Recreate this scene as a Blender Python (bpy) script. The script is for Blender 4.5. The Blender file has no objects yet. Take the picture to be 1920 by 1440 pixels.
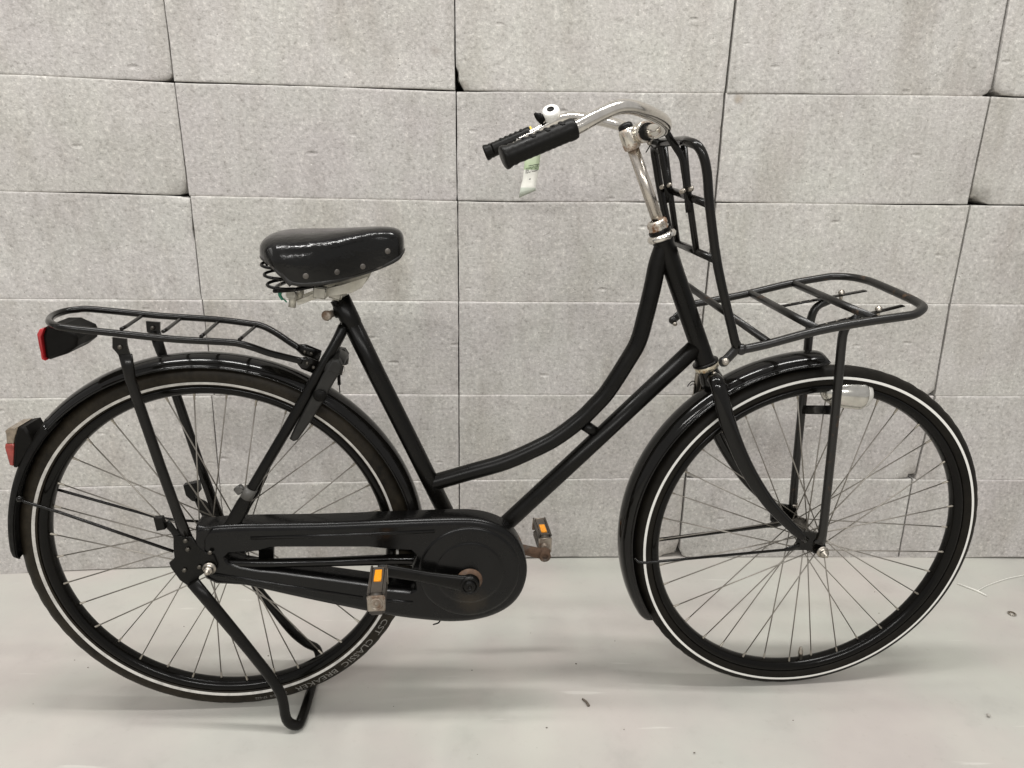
import bpy, math, random
from math import sin, cos, pi, radians, sqrt, atan2
from mathutils import Vector, Matrix, noise

random.seed(7)
scene = bpy.context.scene
col = scene.collection

# ---------------------------------------------------------------- camera, world, lamps, exposure
cam_data = bpy.data.cameras.new("camera")
cam_data.sensor_width = 36.0
cam_data.lens = 24.375
cam_data.clip_end = 100.0
cam = bpy.data.objects.new("camera", cam_data)
col.objects.link(cam)
cam.location = (0.0, 0.0, 1.0354)
cam.matrix_world = (Matrix.Translation((0, 0, 1.0354)) @ Matrix.Rotation(pi / 2 - 0.30348, 4, 'X')
                    @ Matrix.Rotation(0.01522, 4, 'Z'))
scene.camera = cam

world = bpy.data.worlds.new("World")
scene.world = world
world.use_nodes = True
bg = world.node_tree.nodes["Background"]
bg.inputs[0].default_value = (1.0, 0.983, 0.970, 1)
bg.inputs[1].default_value = 0.50

scene.view_settings.view_transform = 'Standard'
scene.view_settings.look = 'None'
scene.view_settings.exposure = 0.05
scene.view_settings.gamma = 1.0


def lamp(loc, sx, sy, power, rot=(0, 0, 0), color=(1.0, 0.984, 0.958)):
    ld = bpy.data.lights.new("ceiling_lamp", 'AREA')
    ld.shape = 'RECTANGLE'
    ld.size = sx
    ld.size_y = sy
    ld.energy = power
    ld.color = color
    o = bpy.data.objects.new("ceiling_lamp", ld)
    o.location = loc
    o.rotation_euler = rot
    col.objects.link(o)


# fluorescent fittings of the hall: two rows of tubes above and in front of the bicycle
for lx in (-1.9, -0.35, 1.2):
    lamp((lx, 0.85, 3.7), 1.25, 0.14, 44)
for lx in (-2.2, -0.4, 1.4):
    lamp((lx, -3.2, 3.3), 1.25, 0.14, 72)


# ---------------------------------------------------------------- materials
def mat_new(name):
    m = bpy.data.materials.new(name)
    m.use_nodes = True
    nt = m.node_tree
    return m, nt, nt.nodes["Principled BSDF"]


def nd(nt, kind, **kw):
    n = nt.nodes.new(kind)
    for k, v in kw.items():
        setattr(n, k, v)
    return n


def lk(nt, a, b):
    nt.links.new(a, b)


def noise_node(nt, scale, detail=4.0, rough=0.55, vec=None):
    n = nd(nt, "ShaderNodeTexNoise")
    n.inputs["Scale"].default_value = scale
    n.inputs["Detail"].default_value = detail
    n.inputs["Roughness"].default_value = rough
    if vec is not None:
        lk(nt, vec, n.inputs["Vector"])
    return n


def ramp(nt, fac, stops):
    r = nd(nt, "ShaderNodeValToRGB")
    el = r.color_ramp.elements
    while len(el) > 1:
        el.remove(el[0])
    first = True
    for p, c in stops:
        c4 = tuple(c) + (1,) if len(c) == 3 else c
        if first:
            el[0].position = p
            el[0].color = c4
            first = False
        else:
            e = el.new(p)
            e.color = c4
    lk(nt, fac, r.inputs[0])
    return r


def mixc(nt, fac, a, b, blend='MIX'):
    m = nd(nt, "ShaderNodeMix", data_type='RGBA', blend_type=blend)
    for sock, v in ((0, fac), (6, a), (7, b)):
        if hasattr(v, "links"):
            lk(nt, v, m.inputs[sock])
        elif sock == 0:
            m.inputs[0].default_value = v
        else:
            m.inputs[sock].default_value = tuple(v) + (1,) if len(v) == 3 else v
    return m.outputs[2]


def bump(nt, bsdf, height, strength, dist=0.002, prev=None):
    b = nd(nt, "ShaderNodeBump")
    b.inputs["Strength"].default_value = strength
    b.inputs["Distance"].default_value = dist
    lk(nt, height, b.inputs["Height"])
    if prev is not None:
        lk(nt, prev, b.inputs["Normal"])
    lk(nt, b.outputs[0], bsdf.inputs["Normal"])
    return b.outputs[0]


def simple(name, color, rough, metal=0.0, vary=0.25, vscale=60, coat=0.0, dust=0.0, dust_col=(0.22, 0.19, 0.16), bumpy=0.0, spec=0.5):
    m, nt, p = mat_new(name)
    tc = nd(nt, "ShaderNodeTexCoord")
    n1 = noise_node(nt, vscale, 5, 0.6, tc.outputs["Object"])
    lo = tuple(c * (1 - vary) for c in color)
    hi = tuple(min(1, c * (1 + vary)) for c in color)
    r = ramp(nt, n1.outputs[0], [(0.3, lo), (0.7, hi)])
    out = r.outputs[0]
    if dust > 0:
        n2 = noise_node(nt, 14, 6, 0.65, tc.outputs["Object"])
        rr = ramp(nt, n2.outputs[0], [(0.42, (0, 0, 0)), (0.75, (dust, dust, dust))])
        out = mixc(nt, rr.outputs[0], out, dust_col)
    lk(nt, out, p.inputs["Base Color"])
    n3 = noise_node(nt, 35, 4, 0.6, tc.outputs["Object"])
    r3 = ramp(nt, n3.outputs[0], [(0.3, (rough * 0.8,) * 3), (0.7, (min(1, rough * 1.25),) * 3)])
    lk(nt, r3.outputs[0], p.inputs["Roughness"])
    p.inputs["Metallic"].default_value = metal
    p.inputs["Coat Weight"].default_value = coat
    p.inputs["Coat Roughness"].default_value = 0.08
    p.inputs["Specular IOR Level"].default_value = spec
    if bumpy > 0:
        nb = noise_node(nt, 240, 3, 0.6, tc.outputs["Object"])
        bump(nt, p, nb.outputs[0], bumpy, 0.001)
    return m


M = {}
M['satin'] = simple('satin_black_paint', (0.0026, 0.0024, 0.0019), 0.30, vary=0.2, dust=0.015, spec=0.20)
M['gloss'] = simple('gloss_black_paint', (0.0032, 0.0029, 0.0024), 0.12, vary=0.2, coat=0.12, dust=0.006, dust_col=(0.16, 0.14, 0.12), spec=0.24)
M['rackpaint'] = simple('gloss_black_rack_paint', (0.004, 0.0036, 0.003), 0.22, vary=0.25, coat=0.05, dust=0.02, spec=0.25)
M['matte'] = simple('matte_black_plastic', (0.0035, 0.0032, 0.0027), 0.5, vary=0.2, dust=0.01, spec=0.12)
M['case'] = simple('chain_case_plastic', (0.0026, 0.0025, 0.0024), 0.24, vary=0.2, dust=0.02, dust_col=(0.10, 0.09, 0.075), spec=0.27)
M['rim'] = simple('black_rim_enamel', (0.0026, 0.0023, 0.0017), 0.18, vary=0.2, spec=0.18)
M['lockgrey'] = simple('grey_black_lock_plastic', (0.017, 0.0165, 0.015), 0.42, spec=0.3)
M['bandgrey'] = simple('grey_band_plastic', (0.075, 0.072, 0.066), 0.5)
M['grip'] = simple('black_grip_rubber', (0.004, 0.0037, 0.003), 0.4, dust=0.012, spec=0.18)
M['chrome'] = simple('worn_chrome', (0.70, 0.67, 0.62), 0.16, metal=1.0, vary=0.1)
M['quill'] = simple('dulled_chrome', (0.50, 0.46, 0.41), 0.26, metal=1.0, vary=0.2, vscale=30)
M['steel'] = simple('dull_steel', (0.34, 0.31, 0.27), 0.38, metal=1.0, vary=0.25)
M['spoke'] = simple('grey_spoke_steel', (0.29, 0.27, 0.24), 0.45, metal=0.75, vary=0.2, vscale=20)
M['nipple'] = simple('nipple_brass_nickel', (0.38, 0.35, 0.30), 0.4, metal=0.9)
M['nut'] = simple('zinc_nut', (0.42, 0.385, 0.335), 0.34, metal=1.0)
M['galv'] = simple('galvanised_clamp', (0.50, 0.48, 0.42), 0.5, metal=0.6, vary=0.2, dust=0.5, dust_col=(0.36, 0.33, 0.25))
M['bell'] = simple('white_bell_plastic', (0.82, 0.81, 0.77), 0.3, vary=0.03)
M['amber'] = simple('amber_reflector', (0.80, 0.30, 0.015), 0.25, vary=0.15, vscale=400)
M['red'] = simple('red_lens', (0.42, 0.022, 0.026), 0.22, vary=0.2, coat=0.4)
M['smoke'] = simple('smoky_clear_lens', (0.20, 0.16, 0.115), 0.2, vary=0.35, coat=0.4, vscale=120)
M['taired'] = simple('dull_red_lens', (0.27, 0.040, 0.030), 0.22, vary=0.35, coat=0.3, vscale=120)
M['lampcase'] = simple('silver_lamp_shell', (0.58, 0.565, 0.52), 0.2, metal=1.0, vary=0.12)
M['lampglass'] = simple('pale_lamp_lens', (0.55, 0.54, 0.50), 0.12, vary=0.1, coat=0.5)
M['yellow'] = simple('yellow_band', (0.70, 0.52, 0.06), 0.5)
M['greenplast'] = simple('green_scrap', (0.02, 0.20, 0.12), 0.5)
M['white'] = simple('white_nylon', (0.72, 0.71, 0.66), 0.5, vary=0.05)
M['crumb'] = simple('dark_grit', (0.12, 0.10, 0.08), 0.8)
M['stone'] = simple('pale_pebble', (0.38, 0.36, 0.32), 0.8)
M['ink'] = simple('black_ink', (0.03, 0.03, 0.028), 0.7)
M['letter'] = simple('grey_sidewall_print', (0.17, 0.162, 0.147), 0.6, vary=0.35, vscale=300)
M['brakesilver'] = simple('cable_silver', (0.4, 0.38, 0.34), 0.4, metal=1.0)
M['rivet'] = simple('dull_rivet', (0.11, 0.10, 0.09), 0.5, metal=0.5, vary=0.45, vscale=25)
M['darksteel'] = simple('dark_steel', (0.09, 0.082, 0.07), 0.4, metal=0.8)
M['gap'] = simple('joint_shade', (0.03, 0.027, 0.024), 0.9)  # near-black backing colour, shade inside the joints put into the paint


def stripe_mat(name, base, wear, wscale):
    m, nt, p = mat_new(name)
    tc = nd(nt, "ShaderNodeTexCoord")
    n1 = noise_node(nt, wscale, 6, 0.7, tc.outputs["Object"])
    r = ramp(nt, n1.outputs[0], [(0.35, tuple(c * (1 - wear) for c in base)), (0.55, base)])
    n2 = nd(nt, "ShaderNodeTexVoronoi")
    n2.inputs["Scale"].default_value = 700
    lk(nt, tc.outputs["Object"], n2.inputs["Vector"])
    r2 = ramp(nt, n2.outputs[0], [(0.0, (1 - wear * 0.5,) * 3), (0.5, (1, 1, 1))])
    lk(nt, mixc(nt, 1.0, r.outputs[0], r2.outputs[0], 'MULTIPLY'), p.inputs["Base Color"])
    p.inputs["Roughness"].default_value = 0.55
    return m


M['stripe_old'] = stripe_mat('worn_reflective_stripe', (0.60, 0.58, 0.54), 0.32, 45)
M['stripe_new'] = stripe_mat('white_reflective_stripe', (0.80, 0.79, 0.75), 0.06, 30)


def rubber(name, base, dustc, amount):
    m, nt, p = mat_new(name)
    tc = nd(nt, "ShaderNodeTexCoord")
    n1 = noise_node(nt, 9, 7, 0.65, tc.outputs["Object"])
    n2 = noise_node(nt, 60, 5, 0.7, tc.outputs["Object"])
    mx = mixc(nt, 0.4, n1.outputs[0], n2.outputs[0])
    r = ramp(nt, mx, [(0.36, (0, 0, 0)), (0.66, (amount,) * 3)])
    lk(nt, mixc(nt, r.outputs[0], base, dustc), p.inputs["Base Color"])
    p.inputs["Roughness"].default_value = 0.50
    p.inputs["Specular IOR Level"].default_value = 0.14
    nb = noise_node(nt, 350, 2, 0.5, tc.outputs["Object"])
    bump(nt, p, nb.outputs[0], 0.25, 0.001)
    return m


M['tyre_old'] = rubber('dusty_tyre_rubber', (0.0055, 0.0048, 0.0036), (0.060, 0.048, 0.032), 0.50)
M['tyre_new'] = rubber('clean_tyre_rubber', (0.0038, 0.0033, 0.0025), (0.040, 0.033, 0.023), 0.25)


def rusty(name, base, rust, amount, metal=0.9, rough=0.4):
    m, nt, p = mat_new(name)
    tc = nd(nt, "ShaderNodeTexCoord")
    n1 = noise_node(nt, 28, 7, 0.7, tc.outputs["Object"])
    r = ramp(nt, n1.outputs[0], [(0.62 - amount * 0.4, (0, 0, 0)), (0.70 - amount * 0.3, (1, 1, 1))])
    n2 = noise_node(nt, 120, 4, 0.6, tc.outputs["Object"])
    rc = ramp(nt, n2.outputs[0], [(0.3, tuple(c * 0.55 for c in rust)), (0.7, rust)])
    lk(nt, mixc(nt, r.outputs[0], base, rc.outputs[0]), p.inputs["Base Color"])
    inv = ramp(nt, r.outputs[0], [(0, (metal,) * 3), (1, (0.1,) * 3)])
    lk(nt, inv.outputs[0], p.inputs["Metallic"])
    rr = ramp(nt, r.outputs[0], [(0, (rough,) * 3), (1, (0.8,) * 3)])
    lk(nt, rr.outputs[0], p.inputs["Roughness"])
    bump(nt, p, n2.outputs[0], 0.3, 0.001)
    return m


M['rustarm'] = rusty('rusty_crank_steel', (0.12, 0.105, 0.09), (0.13, 0.075, 0.045), 0.75, 0.5, 0.6)
M['rustpedal'] = rusty('rusty_pedal_steel', (0.36, 0.32, 0.27), (0.20, 0.13, 0.085), 0.35, 0.85, 0.42)
M['ruststem'] = rusty('chrome_with_rust', (0.68, 0.64, 0.57), (0.26, 0.115, 0.04), 0.33, 1.0, 0.22)
M['rustring'] = rusty('brassy_headset_ring', (0.72, 0.66, 0.52), (0.45, 0.24, 0.07), 0.08, 0.95, 0.3)
M['wornblack'] = rusty('worn_black_paint', (0.005, 0.0044, 0.0034), (0.09, 0.048, 0.022), 0.04, 0.0, 0.3)


def leather():
    m, nt, p = mat_new('black_saddle_leather')
    tc = nd(nt, "ShaderNodeTexCoord")
    n1 = noise_node(nt, 18, 5, 0.6, tc.outputs["Object"])
    r = ramp(nt, n1.outputs[0], [(0.3, (0.0020, 0.0019, 0.0016)), (0.75, (0.0046, 0.0042, 0.0036))])
    lk(nt, r.outputs[0], p.inputs["Base Color"])
    r2 = ramp(nt, n1.outputs[0], [(0.3, (0.13,) * 3), (0.75, (0.24,) * 3)])
    lk(nt, r2.outputs[0], p.inputs["Roughness"])
    p.inputs["Specular IOR Level"].default_value = 0.36
    v = nd(nt, "ShaderNodeTexVoronoi")
    v.inputs["Scale"].default_value = 420
    lk(nt, tc.outputs["Object"], v.inputs["Vector"])
    b0_ = bump(nt, p, v.outputs[0], 0.06, 0.001)
    cr = noise_node(nt, 30, 4, 0.6, tc.outputs["Object"])
    bump(nt, p, cr.outputs[0], 0.30, 0.006, b0_)
    return m


M['leather'] = leather()
M['edge'] = rusty('worn_leather_edge', (0.010, 0.0095, 0.0085), (0.22, 0.20, 0.175), 0.16, 0.0, 0.45)


def paper():
    m, nt, p = mat_new('paper_tag_stock')
    tc = nd(nt, "ShaderNodeTexCoord")
    sx = nd(nt, "ShaderNodeSeparateXYZ")
    lk(nt, tc.outputs["Generated"], sx.inputs[0])
    r = ramp(nt, sx.outputs[2], [(0.0, (0.52, 0.56, 0.48)), (0.19, (0.52, 0.56, 0.48)), (0.20, (0.70, 0.69, 0.63)),
                                 (0.52, (0.70, 0.69, 0.63)), (0.53, (0.36, 0.46, 0.27)), (0.66, (0.46, 0.54, 0.36)), (1.0, (0.60, 0.64, 0.50))])
    lk(nt, r.outputs[0], p.inputs["Base Color"])
    p.inputs["Roughness"].default_value = 0.5
    return m


M['paper'] = paper()


def wall_local(s, z):
    sp, cp = sin(-0.05255), cos(-0.05255)
    d, d0 = 1.6873 + -0.01918 * (s - 0.2) ** 2, 1.6873
    return (sp * (d - d0) + cp * (s - 0.2), cp * (d - d0) - sp * (s - 0.2), z)


STAIN_1 = (wall_local(*(0.5984,1.1931)), 0.016, (0.26, 0.19, 0.11), 0.55)
STAIN_2 = (wall_local(*(-0.0898,1.2765)), 0.017, (0.27, 0.235, 0.21), 0.55)
STAIN_3 = (wall_local(*(-0.7262,0.922)), 0.012, (0.36, 0.34, 0.31), 0.3)
STAIN_4 = (wall_local(*(-0.0316,1.2081)), 0.018, (0.22, 0.19, 0.16), 0.6)


def block_mat():
    m, nt, p = mat_new('aerated_concrete')
    tc = nd(nt, "ShaderNodeTexCoord")
    oi = nd(nt, "ShaderNodeObjectInfo")
    # every block shifts the pattern by its own random amount
    add = nd(nt, "ShaderNodeVectorMath", operation='ADD')
    sc = nd(nt, "ShaderNodeVectorMath", operation='SCALE')
    comb = nd(nt, "ShaderNodeCombineXYZ")
    for i in range(3):
        lk(nt, oi.outputs["Random"], comb.inputs[i])
    lk(nt, comb.outputs[0], sc.inputs[0])
    sc.inputs["Scale"].default_value = 37.0
    lk(nt, tc.outputs["Object"], add.inputs[0])
    lk(nt, sc.outputs[0], add.inputs[1])
    vec = add.outputs[0]
    mp = nd(nt, "ShaderNodeMapping")
    mp.inputs["Scale"].default_value = (1.0, 1.0, 0.16)
    lk(nt, vec, mp.inputs["Vector"])
    big = noise_node(nt, 3.2, 5, 0.6, vec)
    streak = noise_node(nt, 26, 5, 0.6, mp.outputs[0])
    grain = noise_node(nt, 125, 5, 0.72, vec)
    mid = noise_node(nt, 34, 5, 0.7, vec)
    c_big = ramp(nt, big.outputs[0], [(0.30, (0.447, 0.429, 0.409)), (0.52, (0.510, 0.493, 0.472)), (0.74, (0.532, 0.521, 0.495))])
    c_st = ramp(nt, streak.outputs[0], [(0.28, (0.89, 0.882, 0.872)), (0.53, (1.0, 1.0, 1.0)), (0.8, (1.035, 1.035, 1.03))])
    c_gr = ramp(nt, grain.outputs[0], [(0.28, (0.56, 0.55, 0.53)), (0.43, (0.92, 0.92, 0.92)), (0.57, (1.06, 1.06, 1.06)), (0.71, (1.44, 1.44, 1.42))])
    c_md = ramp(nt, mid.outputs[0], [(0.30, (0.93, 0.925, 0.92)), (0.55, (1, 1, 1)), (0.75, (1.05, 1.05, 1.045))])
    huew = noise_node(nt, 6.5, 3, 0.5, vec)
    c_hue = ramp(nt, huew.outputs[0], [(0.36, (1.008, 0.996, 1.004)), (0.64, (0.995, 1.002, 0.986))])
    mp4 = nd(nt, "ShaderNodeMapping")
    mp4.inputs["Scale"].default_value = (1.0, 1.0, 0.3)
    lk(nt, vec, mp4.inputs["Vector"])
    stain = noise_node(nt, 5.0, 4, 0.6, mp4.outputs[0])
    c_sn = ramp(nt, stain.outputs[0], [(0.27, (0.83, 0.81, 0.785)), (0.46, (1, 1, 1))])
    tone = ramp(nt, oi.outputs["Random"], [(0.0, (0.955, 0.945, 0.95)), (0.5, (1.0, 1.0, 1.0)), (1.0, (1.03, 1.035, 1.015))])
    c = mixc(nt, 1.0, c_big.outputs[0], c_st.outputs[0], 'MULTIPLY')
    c = mixc(nt, 1.0, c, c_gr.outputs[0], 'MULTIPLY')
    c = mixc(nt, 1.0, c, c_md.outputs[0], 'MULTIPLY')
    c = mixc(nt, 1.0, c, c_sn.outputs[0], 'MULTIPLY')
    c = mixc(nt, 1.0, c, c_hue.outputs[0], 'MULTIPLY')
    c = mixc(nt, 1.0, c, tone.outputs[0], 'MULTIPLY')
    # pores: small dark pits, few of them
    v = nd(nt, "ShaderNodeTexVoronoi")
    v.inputs["Scale"].default_value = 95
    lk(nt, vec, v.inputs["Vector"])
    pit = ramp(nt, v.outputs["Distance"], [(0.07, (1, 1, 1)), (0.16, (0, 0, 0))])
    gate = ramp(nt, mid.outputs[0], [(0.56, (0, 0, 0)), (0.66, (1, 1, 1))])
    pm = nd(nt, "ShaderNodeMath", operation='MULTIPLY')
    lk(nt, pit.outputs[0], pm.inputs[0])
    lk(nt, gate.outputs[0], pm.inputs[1])
    c = mixc(nt, pm.outputs[0], c, (0.20, 0.18, 0.155))
    # tiny pale sparkles
    v2 = nd(nt, "ShaderNodeTexVoronoi")
    v2.inputs["Scale"].default_value = 85
    lk(nt, vec, v2.inputs["Vector"])
    spk = ramp(nt, v2.outputs["Distance"], [(0.08, (1, 1, 1)), (0.17, (0, 0, 0))])
    g2 = ramp(nt, mid.outputs[0], [(0.46, (0.0,) * 3), (0.66, (0.9,) * 3)])
    sm = nd(nt, "ShaderNodeMath", operation='MULTIPLY')
    lk(nt, spk.outputs[0], sm.inputs[0])
    lk(nt, g2.outputs[0], sm.inputs[1])
    c = mixc(nt, sm.outputs[0], c, (0.78, 0.76, 0.72))
    # a few stains that belong to this wall
    for (pt, rad, colr, amt) in (STAIN_1, STAIN_2, STAIN_3, STAIN_4):
        ds = nd(nt, "ShaderNodeVectorMath", operation='DISTANCE')
        lk(nt, tc.outputs["Object"], ds.inputs[0])
        ds.inputs[1].default_value = pt
        ad = nd(nt, "ShaderNodeMath", operation='MULTIPLY_ADD')
        lk(nt, mid.outputs[0], ad.inputs[0])
        ad.inputs[1].default_value = rad * 1.6
        lk(nt, ds.outputs["Value"], ad.inputs[2])
        sr = ramp(nt, ad.outputs[0], [(rad * 0.9, (amt,) * 3), (rad * 1.7, (0, 0, 0))])
        c = mixc(nt, sr.outputs[0], c, colr)
    lk(nt, c, p.inputs["Base Color"])
    p.inputs["Roughness"].default_value = 0.9
    # relief: grain, pits and a few shallow dents
    h = nd(nt, "ShaderNodeMath", operation='SUBTRACT')
    lk(nt, grain.outputs[0], h.inputs[0])
    lk(nt, pm.outputs[0], h.inputs[1])
    n1 = bump(nt, p, h.outputs[0], 0.55, 0.0030)
    v3 = nd(nt, "ShaderNodeTexVoronoi")
    v3.inputs["Scale"].default_value = 7.0
    mp3 = nd(nt, "ShaderNodeMapping")
    mp3.inputs["Scale"].default_value = (1.0, 1.0, 2.4)
    lk(nt, vec, mp3.inputs["Vector"])
    lk(nt, mp3.outputs[0], v3.inputs["Vector"])
    dent = ramp(nt, v3.outputs["Distance"], [(0.0, (0, 0, 0)), (0.10, (1, 1, 1))])
    bump(nt, p, dent.outputs[0], 0.7, 0.004, n1)
    return m


M['block'] = block_mat()


def floor_mat():
    m, nt, p = mat_new('painted_concrete_floor')
    tc = nd(nt, "ShaderNodeTexCoord")
    vec = tc.outputs["Object"]
    big = noise_node(nt, 1.6, 5, 0.55, vec)
    mid = noise_node(nt, 7.5, 6, 0.62, vec)
    fine = noise_node(nt, 160, 3, 0.6, vec)
    c1 = ramp(nt, big.outputs[0], [(0.30, (0.412, 0.396, 0.374)), (0.48, (0.452, 0.441, 0.411)), (0.66, (0.459, 0.455, 0.415))])
    c2 = ramp(nt, mid.outputs[0], [(0.27, (0.89, 0.88, 0.88)), (0.42, (0.98, 0.972, 0.972)), (0.62, (1.01, 1.01, 1.0))])
    c = mixc(nt, 1.0, c1.outputs[0], c2.outputs[0], 'MULTIPLY')
    hue = noise_node(nt, 3.4, 3, 0.5, vec)
    hr = ramp(nt, hue.outputs[0], [(0.36, (1.03, 0.985, 0.985)), (0.62, (0.985, 1.005, 0.985))])
    c = mixc(nt, 1.0, c, hr.outputs[0], 'MULTIPLY')
    # scuffs: long thin pale scratches
    mp = nd(nt, "ShaderNodeMapping")
    mp.inputs["Rotation"].default_value = (0, 0, radians(38))
    mp.inputs["Scale"].default_value = (2.0, 24.0, 1.0)
    lk(nt, vec, mp.inputs["Vector"])
    scr = noise_node(nt, 2.6, 2, 0.5, mp.outputs[0])
    rs = ramp(nt, scr.outputs[0], [(0.70, (0, 0, 0)), (0.76, (0.35,) * 3)])
    c = mixc(nt, rs.outputs[0], c, (0.66, 0.645, 0.60))
    # fine dirt film and worn spots
    gr = noise_node(nt, 55, 7, 0.75, vec)
    rg_ = ramp(nt, gr.outputs[0], [(0.24, (0.90, 0.89, 0.875)), (0.42, (1, 1, 1))])
    c = mixc(nt, 1.0, c, rg_.outputs[0], 'MULTIPLY')
    mp2 = nd(nt, "ShaderNodeMapping")
    mp2.inputs["Rotation"].default_value = (0, 0, radians(-24))
    mp2.inputs["Scale"].default_value = (1.2, 70.0, 1.0)
    lk(nt, vec, mp2.inputs["Vector"])
    sc2 = noise_node(nt, 3.1, 3, 0.6, mp2.outputs[0])
    r2_ = ramp(nt, sc2.outputs[0], [(0.72, (0, 0, 0)), (0.80, (0.35,) * 3)])
    c = mixc(nt, r2_.outputs[0], c, (0.33, 0.31, 0.285))
    # dark specks
    v = nd(nt, "ShaderNodeTexVoronoi")
    v.inputs["Scale"].default_value = 15
    lk(nt, vec, v.inputs["Vector"])
    sp = ramp(nt, v.outputs["Distance"], [(0.012, (1, 1, 1)), (0.024, (0, 0, 0))])
    g = ramp(nt, mid.outputs[0], [(0.54, (0, 0, 0)), (0.62, (0.6,) * 3)])
    mm_ = nd(nt, "ShaderNodeMath", operation='MULTIPLY')
    lk(nt, sp.outputs[0], mm_.inputs[0])
    lk(nt, g.outputs[0], mm_.inputs[1])
    c = mixc(nt, mm_.outputs[0], c, (0.16, 0.145, 0.125))
    lk(nt, c, p.inputs["Base Color"])
    rr = ramp(nt, mid.outputs[0], [(0.3, (0.38,) * 3), (0.7, (0.52,) * 3)])
    lk(nt, rr.outputs[0], p.inputs["Roughness"])
    p.inputs["Specular IOR Level"].default_value = 0.35
    b1 = bump(nt, p, fine.outputs[0], 0.05, 0.001)
    bump(nt, p, mid.outputs[0], 0.10, 0.006, b1)
    return m


M['floor'] = floor_mat()


# ---------------------------------------------------------------- mesh builder
def catmull(pts, n):
    P = [Vector(p) for p in pts]
    if len(P) < 3 or n <= 1:
        return P
    out = []
    ext = [P[0] * 2 - P[1]] + P + [P[-1] * 2 - P[-2]]
    for i in range(1, len(ext) - 2):
        p0, p1, p2, p3 = ext[i - 1], ext[i], ext[i + 1], ext[i + 2]
        for k in range(n):
            t = k / n
            out.append(0.5 * ((2 * p1) + (-p0 + p2) * t + (2 * p0 - 5 * p1 + 4 * p2 - p3) * t * t
                              + (-p0 + 3 * p1 - 3 * p2 + p3) * t * t * t))
    out.append(P[-1])
    return out


def resample(vals, n):
    out = []
    m = len(vals) - 1
    for i in range(n):
        t = i / (n - 1) * m if n > 1 else 0
        k = min(int(t), m - 1) if m > 0 else 0
        f = t - k
        a, b = vals[k], vals[min(k + 1, m)]
        if isinstance(a, (tuple, list)):
            out.append(tuple(x + (y - x) * f for x, y in zip(a, b)))
        else:
            out.append(a + (b - a) * f)
    return out


def fillet(pts, r, n=6):
    """polyline with its inner corners rounded by radius r"""
    P = [Vector(p) for p in pts]
    out = [P[0]]
    for i in range(1, len(P) - 1):
        a, b, c = P[i - 1], P[i], P[i + 1]
        d1, d2 = (a - b), (c - b)
        rr = r[i] if isinstance(r, (list, tuple)) else r
        k = min(rr, d1.length * 0.49, d2.length * 0.49)
        s, e = b + d1.normalized() * k, b + d2.normalized() * k
        for j in range(n + 1):
            t = j / n
            out.append(s * (1 - t) ** 2 + b * 2 * t * (1 - t) + e * t * t)
    out.append(P[-1])
    return out


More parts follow.
